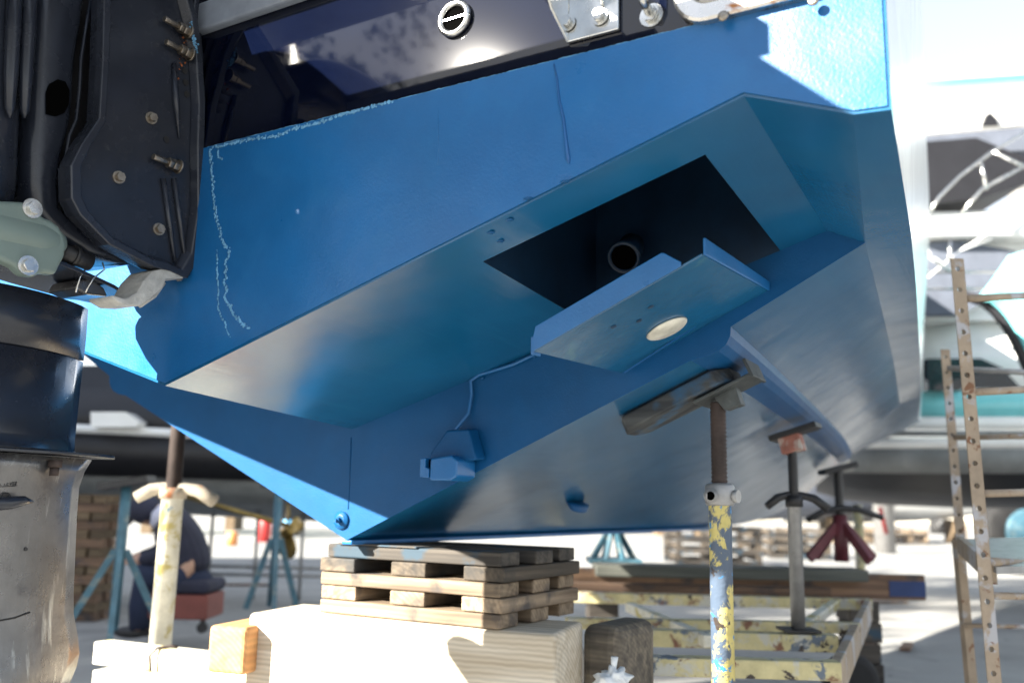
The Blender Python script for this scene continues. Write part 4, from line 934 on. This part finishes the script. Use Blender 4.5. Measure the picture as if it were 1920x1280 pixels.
b = MB(); b.prism([D(x, y, 22.2) for x, y in ((1740, 150), (1960, 135), (2300, 110), (2300, 60), (1990, 90), (1940, 130), (1860, 140), (1780, 142))], (0, 3, 0)); b.part('deckhouse', M_white, bb2)
b = MB(); b.prism([D(x, y, 21.8) for x, y in ((1842, 235), (1850, 214), (1858, 210), (1868, 220), (1874, 234))], (0, .5, 0)); b.part('fin', M_darkh, bb2)
for x_ in (1620, 1900): b = MB(); p = D(x_, 240, 23); b.cyl((p.x, 23, 0), (p.x, 23, p.z), .25, n=12); b.part('support', M_galv, bb2)

# ================================================================== BACKGROUND BOAT, LEFT
lb_ = thing('dark_hulled_boat', 'black hulled boat with thin white stripe and grey bottom seen under the stern', 'boat', (D(350, 940, 8.5).x, 9.2, 0), 0)
def lofted(name, ys_, m, xs=(-400, 0, 300, 520, 700), d=8.5):
    b = MB(); rows = []
    for i, x_ in enumerate(xs):
        rows.append([D(x_, y_ + sl * (x_ - 300), d + off) for y_, off, sl in ys_])
    b.loft(rows); o = b.part(name, m, lb_, smooth=True); o.modifiers.new('t', 'SOLIDIFY').thickness = .04; return o
lofted('topside', [(690, .4, .0), (770, .1, .03), (803, .0, .05)], M_darkh)
lofted('white_stripe', [(803, -.03, .05), (818, -.03, .05)], M_white)
lofted('lower_topside', [(818, 0, .05), (893, .1, .03)], M_darkh)
lofted('grey_bottom', [(893, .12, .03), (925, .5, .045), (955, 1.4, .05)], M_grayh, (-400, 0, 200, 400, 640))
b = MB(); b.prism([D(x, y, 8.3) for x, y in ((170, 772), (235, 772), (262, 790), (255, 800), (170, 800))], (0, .3, 0)); b.part('white_fender_rail', M_white, lb_)
b = MB(); b.prism([D(x, y, 8.2) for x, y in ((60, 960), (250, 958), (222, 985), (178, 1000), (168, 935), (60, 930))], (0, .25, 0)); b.part('rudder', M_darkh, lb_)
b = MB(); b.cyl(D(330, 925, 8.3), D(540, 985, 8.0), .022, n=10); b.part('shaft', M_bronze, lb_)
b = MB(); pc_ = D(540, 995, 8.0); b.cyl(pc_ - Vector((.03, 0, 0)), pc_ + Vector((.05, 0, -.02)), .045, .03, n=14)
for a in (10, 100, 190, 280):
    v = Vector((.15 * math.cos(R(a)), math.cos(R(a)) * .5, math.sin(R(a)))).normalized(); w = v.cross(Vector((.7, .7, .1))).normalized()
    rows = [[pc_ + v * r_ + w * k * ww + Vector((.03 * k, 0, 0)) for k in (-1, -.5, 0, .5, 1)] for r_, ww in ((.03, .02), (.09, .07), (.15, .09), (.20, .07), (.23, .02))]
    b.loft(rows)
o = b.part('propeller', M_bronze, lb_, smooth=True); o.modifiers.new('t', 'SOLIDIFY').thickness = .01

# ================================================================== SEATED PERSON
dM = 6.35
def skin(name, chain, edges, m, parent, sub=2):
    me = bpy.data.meshes.new(name); me.from_pydata([c[0] for c in chain], edges, []); o = bpy.data.objects.new(name, me); COL.objects.link(o)
    inv = MATRIX[parent.name].inverted()
    for v in me.vertices: v.co = inv @ v.co
    o.parent = parent
    o.modifiers.new('skin', 'SKIN'); s_ = o.modifiers.new('s', 'SUBSURF'); s_.levels = sub; s_.render_levels = sub
    for i, c in enumerate(chain):
        me.skin_vertices[0].data[i].radius = (c[1], c[1] * (c[2] if len(c) > 2 else 1))
    me.skin_vertices[0].data[0].use_root = True
    me.materials.append(m); return o
pe = thing('person', 'person in dark jacket and cap bent forward on a low box, working beyond the stern', 'person', (D(300, 1185, dM).x, dM, 0), 0)
def dd(x, y, o=0.): return D(x, y, dM + o)
V = [(dd(350, 1082), .15), (dd(352, 1040), .15, 1.1), (dd(340, 995), .16, 1.1), (dd(318, 965), .10), (dd(295, 958), .055), (dd(276, 962), .085), (dd(262, 975), .07),
     (dd(325, 985, -.17), .065), (dd(305, 1040, -.2), .05), (dd(262, 1050, -.12), .038), (dd(246, 1052, -.1), .03),
     (dd(330, 985, .17), .065), (dd(300, 1035, .2), .05), (dd(258, 1045, .12), .038), (dd(242, 1048, .1), .03),
     (dd(335, 1088, -.1), .09), (dd(270, 1080, -.16), .07), (dd(262, 1135, -.16), .055), (dd(262, 1178, -.16), .045), (dd(242, 1184, -.16), .035),
     (dd(335, 1088, .1), .09), (dd(280, 1080, .16), .07), (dd(278, 1135, .16), .055), (dd(280, 1176, .16), .045), (dd(262, 1182, .16), .035)]
E_ = [(0, 1), (1, 2), (2, 3), (3, 4), (4, 5), (5, 6), (2, 7), (7, 8), (8, 9), (9, 10), (2, 11), (11, 12), (12, 13), (13, 14), (0, 15), (15, 16), (16, 17), (17, 18), (18, 19), (0, 20), (20, 21), (21, 22), (22, 23), (23, 24)]
body = skin('body', V, E_, M_skin, pe)
skin('jacket', [(p[0] + Vector((0, -.005, 0)), p[1] * 1.14, 1.05) for p in (V[0], V[1], V[2], V[3], V[7], V[8], V[9], V[11], V[12], V[13])], [(0, 1), (1, 2), (2, 3), (2, 4), (4, 5), (5, 6), (2, 7), (7, 8), (8, 9)], M_jacket, pe)
b = MB(); b.ico(V[0][0] + Vector((0, 0, -.02)), .16, 3, (1.1, 1, .7))
for ii in ((15, 16, 17, 18), (20, 21, 22, 23)): b.tube([V[0][0].lerp(V[ii[0]][0], .6)] + [V[k][0] for k in ii], [.11, .11, .095, .07, .065], 14)
b.part('trousers', M_trouser, pe, smooth=True)
b = MB(); b.ico(dd(272, 955), .115, 3, (1, .9, .85)); b.prism([dd(262, 968, -.07), dd(240, 985, -.05), dd(240, 985, .05), dd(262, 968, .07)], (0, 0, .012)); b.part('cap', M_jacket, pe, smooth=True)
b = MB(); b.tube([dd(316, 948, -.06), dd(300, 970, -.11), dd(288, 985, -.09)], [.05, .065, .03], 12); b.part('collar', M_shirt, pe, smooth=True)
for k, i in enumerate((19, 24)):
    b = MB(); b.ico(V[i][0] + Vector((.01, 0, 0)), .06, 3, (1.9, .75, .65)); b.part('boot', M_black, pe, smooth=True)
for i in (10, 14):
    b = MB(); p = V[i][0]; b.ico(p, .04, 2, (1.2, .8, .6))
    for k in range(4): b.tube([p + Vector((-.03, -.025 + .016 * k, 0)), p + Vector((-.07, -.025 + .017 * k, -.01)), p + Vector((-.085, -.025 + .017 * k, -.035))], [.010, .009, .007], 8)
    b.tube([p + Vector((0, -.035, 0)), p + Vector((-.04, -.05, -.02))], [.011, .008], 8); b.part('hand', M_skin, pe, smooth=True)
# his seat
st = thing('rolling_stool', 'reddish brown box stool with thick black cushion and casters, under the person', 'stool', (dd(350, 1185).x, dM, 0), 0)
b = MB(); a, c = dd(290, 1108), dd(403, 1156); b.box(((a.x + c.x) / 2, dM, (a.z + c.z) / 2), (c.x - a.x, .36, a.z - c.z)); b.part('box', M_brown, st, bevel=.01)
b = MB(); a, c = dd(300, 1082), dd(408, 1109); b.box(((a.x + c.x) / 2, dM, (a.z + c.z) / 2), (c.x - a.x, .4, a.z - c.z)); b.part('cushion', M_jacket, st, bevel=.035, seg=4)
for x_ in (300, 380):
    for o_ in (-.14, .14):
        p = dd(x_, 1170, o_); b = MB(); b.cyl(p + Vector((0, -.015, -.02)), p + Vector((0, .015, -.02)), .035, n=16); b.beam(p + Vector((0, 0, .05)), p, .03, .02, (0, 1, 0)); b.part('caster', M_black, st)

# ================================================================== FAR YARD
# guard rails
rl = thing('guard_rail', 'thin grey guard rail with two bars across the bright yard beyond the person', 'rail', (D(520, 1100, 9.5).x, 9.5, 0), 0)
for y0 in (1060, 1075): b = MB(); b.cyl(D(385, y0, 9.5), D(640, y0 + 6, 9.5), .018, n=8); b.part('bar', M_galv, rl)
for x_ in (400, 485, 570): b = MB(); p = D(x_, 960, 9.5); b.cyl((p.x, 9.5, 0), (p.x, 9.5, p.z), .018, n=8); b.part('post', M_galv, rl)
def thg(name, label, cat, m, pts, d, th, grp=None): b = MB(); b.prism([D(x, y, d) for x, y in pts], (0, th, 0)); o = b.build(name, m, None, origin=D(sum(p[0] for p in pts) / len(pts), max(p[1] for p in pts), d)); tag(o, label, cat, grp); return o
M_red = mat('red_paint', (.45, .03, .03), .5); M_org = mat('orange_paint', (.6, .25, .08), .5); M_bluep = mat('light_blue_plastic', (.08, .35, .6), .4); M_pier = mat('pale_stucco', (.62, .58, .50), .8)
def ground_box(name, label, cat, x, d, w, h, dep, m, grp=None):
    p = D(x, 945, d); b = MB(); b.box((p.x, d + dep / 2, h / 2), (w, dep, h)); o = b.build(name, m, None, origin=(p.x, d + dep / 2, 0), bevel=min(w, h) * .05); tag(o, label, cat, grp); return o
random.seed(11)
def smallboat(label, x, d, L, m, cab=True):
    p = D(x, 945, d); t = thing('parked_boat', label, 'boat', (p.x, d, 0), 0, 'boats stored far across the yard'); b = MB(); rows = []
    for k in range(8):
        u = k / 7; w = .9 * math.sin(min(1, .25 + (1 - u) * 1.3) * math.pi / 2) * (1 - u ** 5); xx = p.x - L / 2 + L * u
        rows.append([(xx, d - w, 1.75 + .3 * u), (xx, d - w * .85, 1.0 + .3 * u * u), (xx, d, .6 + .6 * u ** 3), (xx, d + w * .85, 1.0 + .3 * u * u), (xx, d + w, 1.75 + .3 * u)])
    b.loft(rows); b.part('hull', m, t, smooth=True)
    b = MB(); b.box((p.x - L * .05, d, 2.15), (L * .4, 1.1, .8)); b.part('cabin', M_white, t, bevel=.12)
    b = MB(); b.box((p.x - L * .05, d - .56, 2.25), (L * .3, .02, .3)); b.part('window', M_glass, t)
    for sx in (-.3, .25): b = MB(); b.box((p.x + L * sx, d, .4), (.3, 1.0, .8)); b.part('support', M_wold, t)
smallboat('small white boat stored far behind the guard rail', 430, 26, 7, M_white)
smallboat('small white boat with turquoise hull far behind the bronze propeller', 580, 30, 8, M_tealh)
smallboat('white boat stored far beyond the keel of the blue boat', 1120, 34, 9, M_white)
smallboat('dark hulled boat far beyond the second prop', 1450, 30, 8, M_canvas)
smallboat('distant white boat beyond the turquoise striped yacht', 1680, 32, 8, M_white)
ground_box('harbour_shed', 'pale stucco harbour shed on the left horizon', 'building', 480, 60, 24, 4.5, 8, M_pier)
ground_box('harbour_shed', 'long pale shed on the right horizon', 'building', 1500, 70, 40, 4.0, 8, M_pier)
for x_, d_, m_, lab, w_, h_ in ((500, 22, M_red, 'small red drum', .3, .7), (545, 24, M_bluep, 'light blue plastic drum', .3, .6), (440, 20, M_org, 'small orange bucket', .25, .3), (200, 9, M_bluep, 'light blue bucket near the timber stack', .3, .3)):
    p = D(x_, 945, d_); b = MB(); b.lathe((p.x, d_, 0), (0, 0, 1), [(0, w_ / 2 * .9), (h_ * .5, w_ / 2), (h_, w_ / 2 * .95)], 18); o = b.build(lab.split()[-1] if 'near' not in lab else 'bucket', m_, None, origin=(p.x, d_, 0), smooth=True); tag(o, lab + ' on the sunlit yard at the left' if 'near' not in lab else lab, 'container')
p = Z(1760, 1000, 0); dD = p.y; b = MB(); b.lathe((p.x, dD, 0), (0, 0, 1), [(0, dD * .0085), (dD * .01, dD * .009), (dD * .0104, dD * .0084), (dD * .031, dD * .009), (dD * .032, dD * .0086)], 24); o = b.build('drum', M_rubber, None, origin=(p.x, dD, 0), smooth=True); tag(o, 'black drum with a pale cross mark standing far right', 'drum')
k_ = dD * .006; c = Vector((p.x, dD * (1 - .0094), dD * .015)); b = MB(); b.beam(c + Vector((-k_ * .7, 0, -k_)), c + Vector((k_ * .7, 0, k_)), k_ * .25, k_ * .25, (0, 1, 0)); b.beam(c + Vector((k_ * .7, -.02, -k_)), c + Vector((-k_ * .7, -.02, k_)), k_ * .25, k_ * .25, (0, 1, 0)); b.part('cross_mark', M_galv, o)
# travel lift wheel at the far right
wh = thing('yard_wheel', 'big black tyre under the grey hull at the right edge', 'wheel', (D(1915, 1000, 16).x, 16, 0), 0)
c = D(1915, 950, 16)
b = MB(); b.lathe((c.x, 15.8, .7), (0, 1, 0), [(0, .45), (.04, .62), (.1, .7), (.4, .7), (.46, .62), (.5, .45)], 36); b.part('tyre', M_rubber, wh, smooth=True)
b = MB(); b.lathe((c.x, 15.75, .7), (0, 1, 0), [(0, .2), (.03, .36), (.05, .42)], 24); b.part('rim', M_teal, wh)
# red post
b = MB(); b.cyl(D(1650, 950, 13), D(1662, 1000, 13), .03, n=8); o = b.build('red_pole', M_red, None, origin=D(1662, 1000, 13)); tag(o, 'leaning red pole far off right of the red tripod', 'pole')
# white crumpled bag low in front
b = MB(); pw = D(1150, 1275, 2.3); b.ico(pw, .035, 3, (1.1, .8, .8), .9); b.tube([pw + Vector((0, 0, .02)), pw + Vector((.003, 0, .055))], [.006, .009], 8); o = b.build('plastic_bag', M_lit, None, origin=pw - Vector((0, 0, .03)), smooth=True); tag(o, 'crumpled white plastic bag at the end of the brown timber', 'bag')
for k, (x_, y_, L_, a_) in enumerate(((470, 1098, .6, .2), (1700, 1215, .35, 1.1), (560, 1150, .3, -.4), (1660, 1130, .5, .1))):
    p = Z(x_, y_, 0); b = MB(); v = Vector((math.cos(a_), math.sin(a_), 0)) * L_ / 2; b.beam(p - v + Vector((0, 0, .015)), p + v + Vector((0, 0, .015)), .07, .025)
    o = b.build('wood_scrap', M_plank, None, origin=p, bevel=.003); tag(o, ('wood scrap lying on the yard behind the guard rail', 'short wood scrap on the ground near the trestle', 'short wood scrap left of the crib stack', 'wood scrap on the ground beyond the blue plank end')[k], 'wood scrap', 'wood scraps on the yard')
# short pipe post beside the red tripod
b = MB(); a, c = D(1608, 945, 7.0), D(1612, 1055, 7.0); b.cyl((a.x, 7, 0), (a.x, 7, a.z), .035, n=12); o = b.build('pipe_post', M_yel, None, origin=(a.x, 7, 0)); tag(o, 'flaky pipe post just right of the red tripod', 'post')

# ================================================================== BEHIND THE CAMERA (seen only as reflections)
def tree(x, y, h, label, seed, sp=.15):
    rn_ = random.Random(seed); t = thing('tree', label, 'tree', (x, y, 0), 0, 'trees behind the photographer')
    b = MB(); b.tube([(x, y, 0), (x + .1, y, h * .3), (x, y + .2, h * .55), (x, y, h * .8)], [.35, .28, .18, .05], 10)
    for k in range(7):
        a = rn_.uniform(0, 6.28); z_ = h * rn_.uniform(.35, .7); L = h * .22; b.tube([(x, y, z_), (x + math.cos(a) * L, y + math.sin(a) * L, z_ + L * .7)], [.12, .03], 6)
    b.part('trunk', M_bark, t)
    b = MB(); cl = [(Vector((x + rn_.gauss(0, h * sp), y + rn_.gauss(0, h * sp), h * rn_.uniform(.38, .93))), h * rn_.uniform(.05, .11) * (sp / .15) ** .5) for _ in range(30)]
    for c_, r_ in cl:
        for k in range(150):
            v = Vector((rn_.gauss(0, 1), rn_.gauss(0, 1), rn_.gauss(0, 1))).normalized() * r_ * rn_.uniform(.5, 1.05); p_ = c_ + v; u_ = Vector((rn_.gauss(0, 1), rn_.gauss(0, 1), rn_.gauss(0, 1))).normalized(); w_ = u_.cross(v).normalized(); s_ = h * .014
            b.poly([p_, p_ + u_ * s_, p_ + u_ * s_ * .6 + w_ * s_ * .8])
    b.part('crown', M_leaf, t)
def BL(s, f, z): return BM @ Vector((s, f, z))
for k, (ang, dist, h) in enumerate(((24, 30, 16), (42, 27, 16.5), (47, 22, 18), (51, 20, 18), (9, 30, 12), (-6, 34, 14), (-25, 30, 12))):
    p = BL(-dist * math.sin(R(ang)), T - dist * math.cos(R(ang)), 0)
    tree(p.x, p.y, h, ('tall', 'broad', 'slim', 'thick', 'round', 'ragged', 'low')[k] + ' dark tree standing behind the photographer', k + 5, (.05, .05, .075, .15, .15, .15, .15)[k])
sd = thing('boat_shed', 'dark corrugated boat shed behind the photographer', 'shed', BL(-14.8, -8.3, 0) - Vector((0, 0, KEEL.z)), -PSI - R(39))
b = MB(MATRIX['boat_shed']); n_c = 60; rows = []
for i in range(n_c * 4 + 1):
    x_ = -5.5 + 11 * i / (n_c * 4); y_ = 3 + .06 * math.sin(i * math.pi / 2); rows.append([(x_, y_, 0), (x_, y_, 8.2)])
b.loft(rows); b.part('wall', M_shed, sd)
b = MB(MATRIX['boat_shed']); b.prism([(-5.6, 3.2, 8.2), (5.6, 3.2, 8.2), (5.6, -5, 9.2), (-5.6, -5, 9.2)], (0, 0, .15)); b.part('roof', M_shed, sd)
for sx in (-5.5, 5.5): b = MB(MATRIX['boat_shed']); b.prism([(sx, 3, 0), (sx, -5, 0), (sx, -5, 9.1), (sx, 3, 8.2)], (.1, 0, 0)); b.part('side_wall', M_shed, sd)
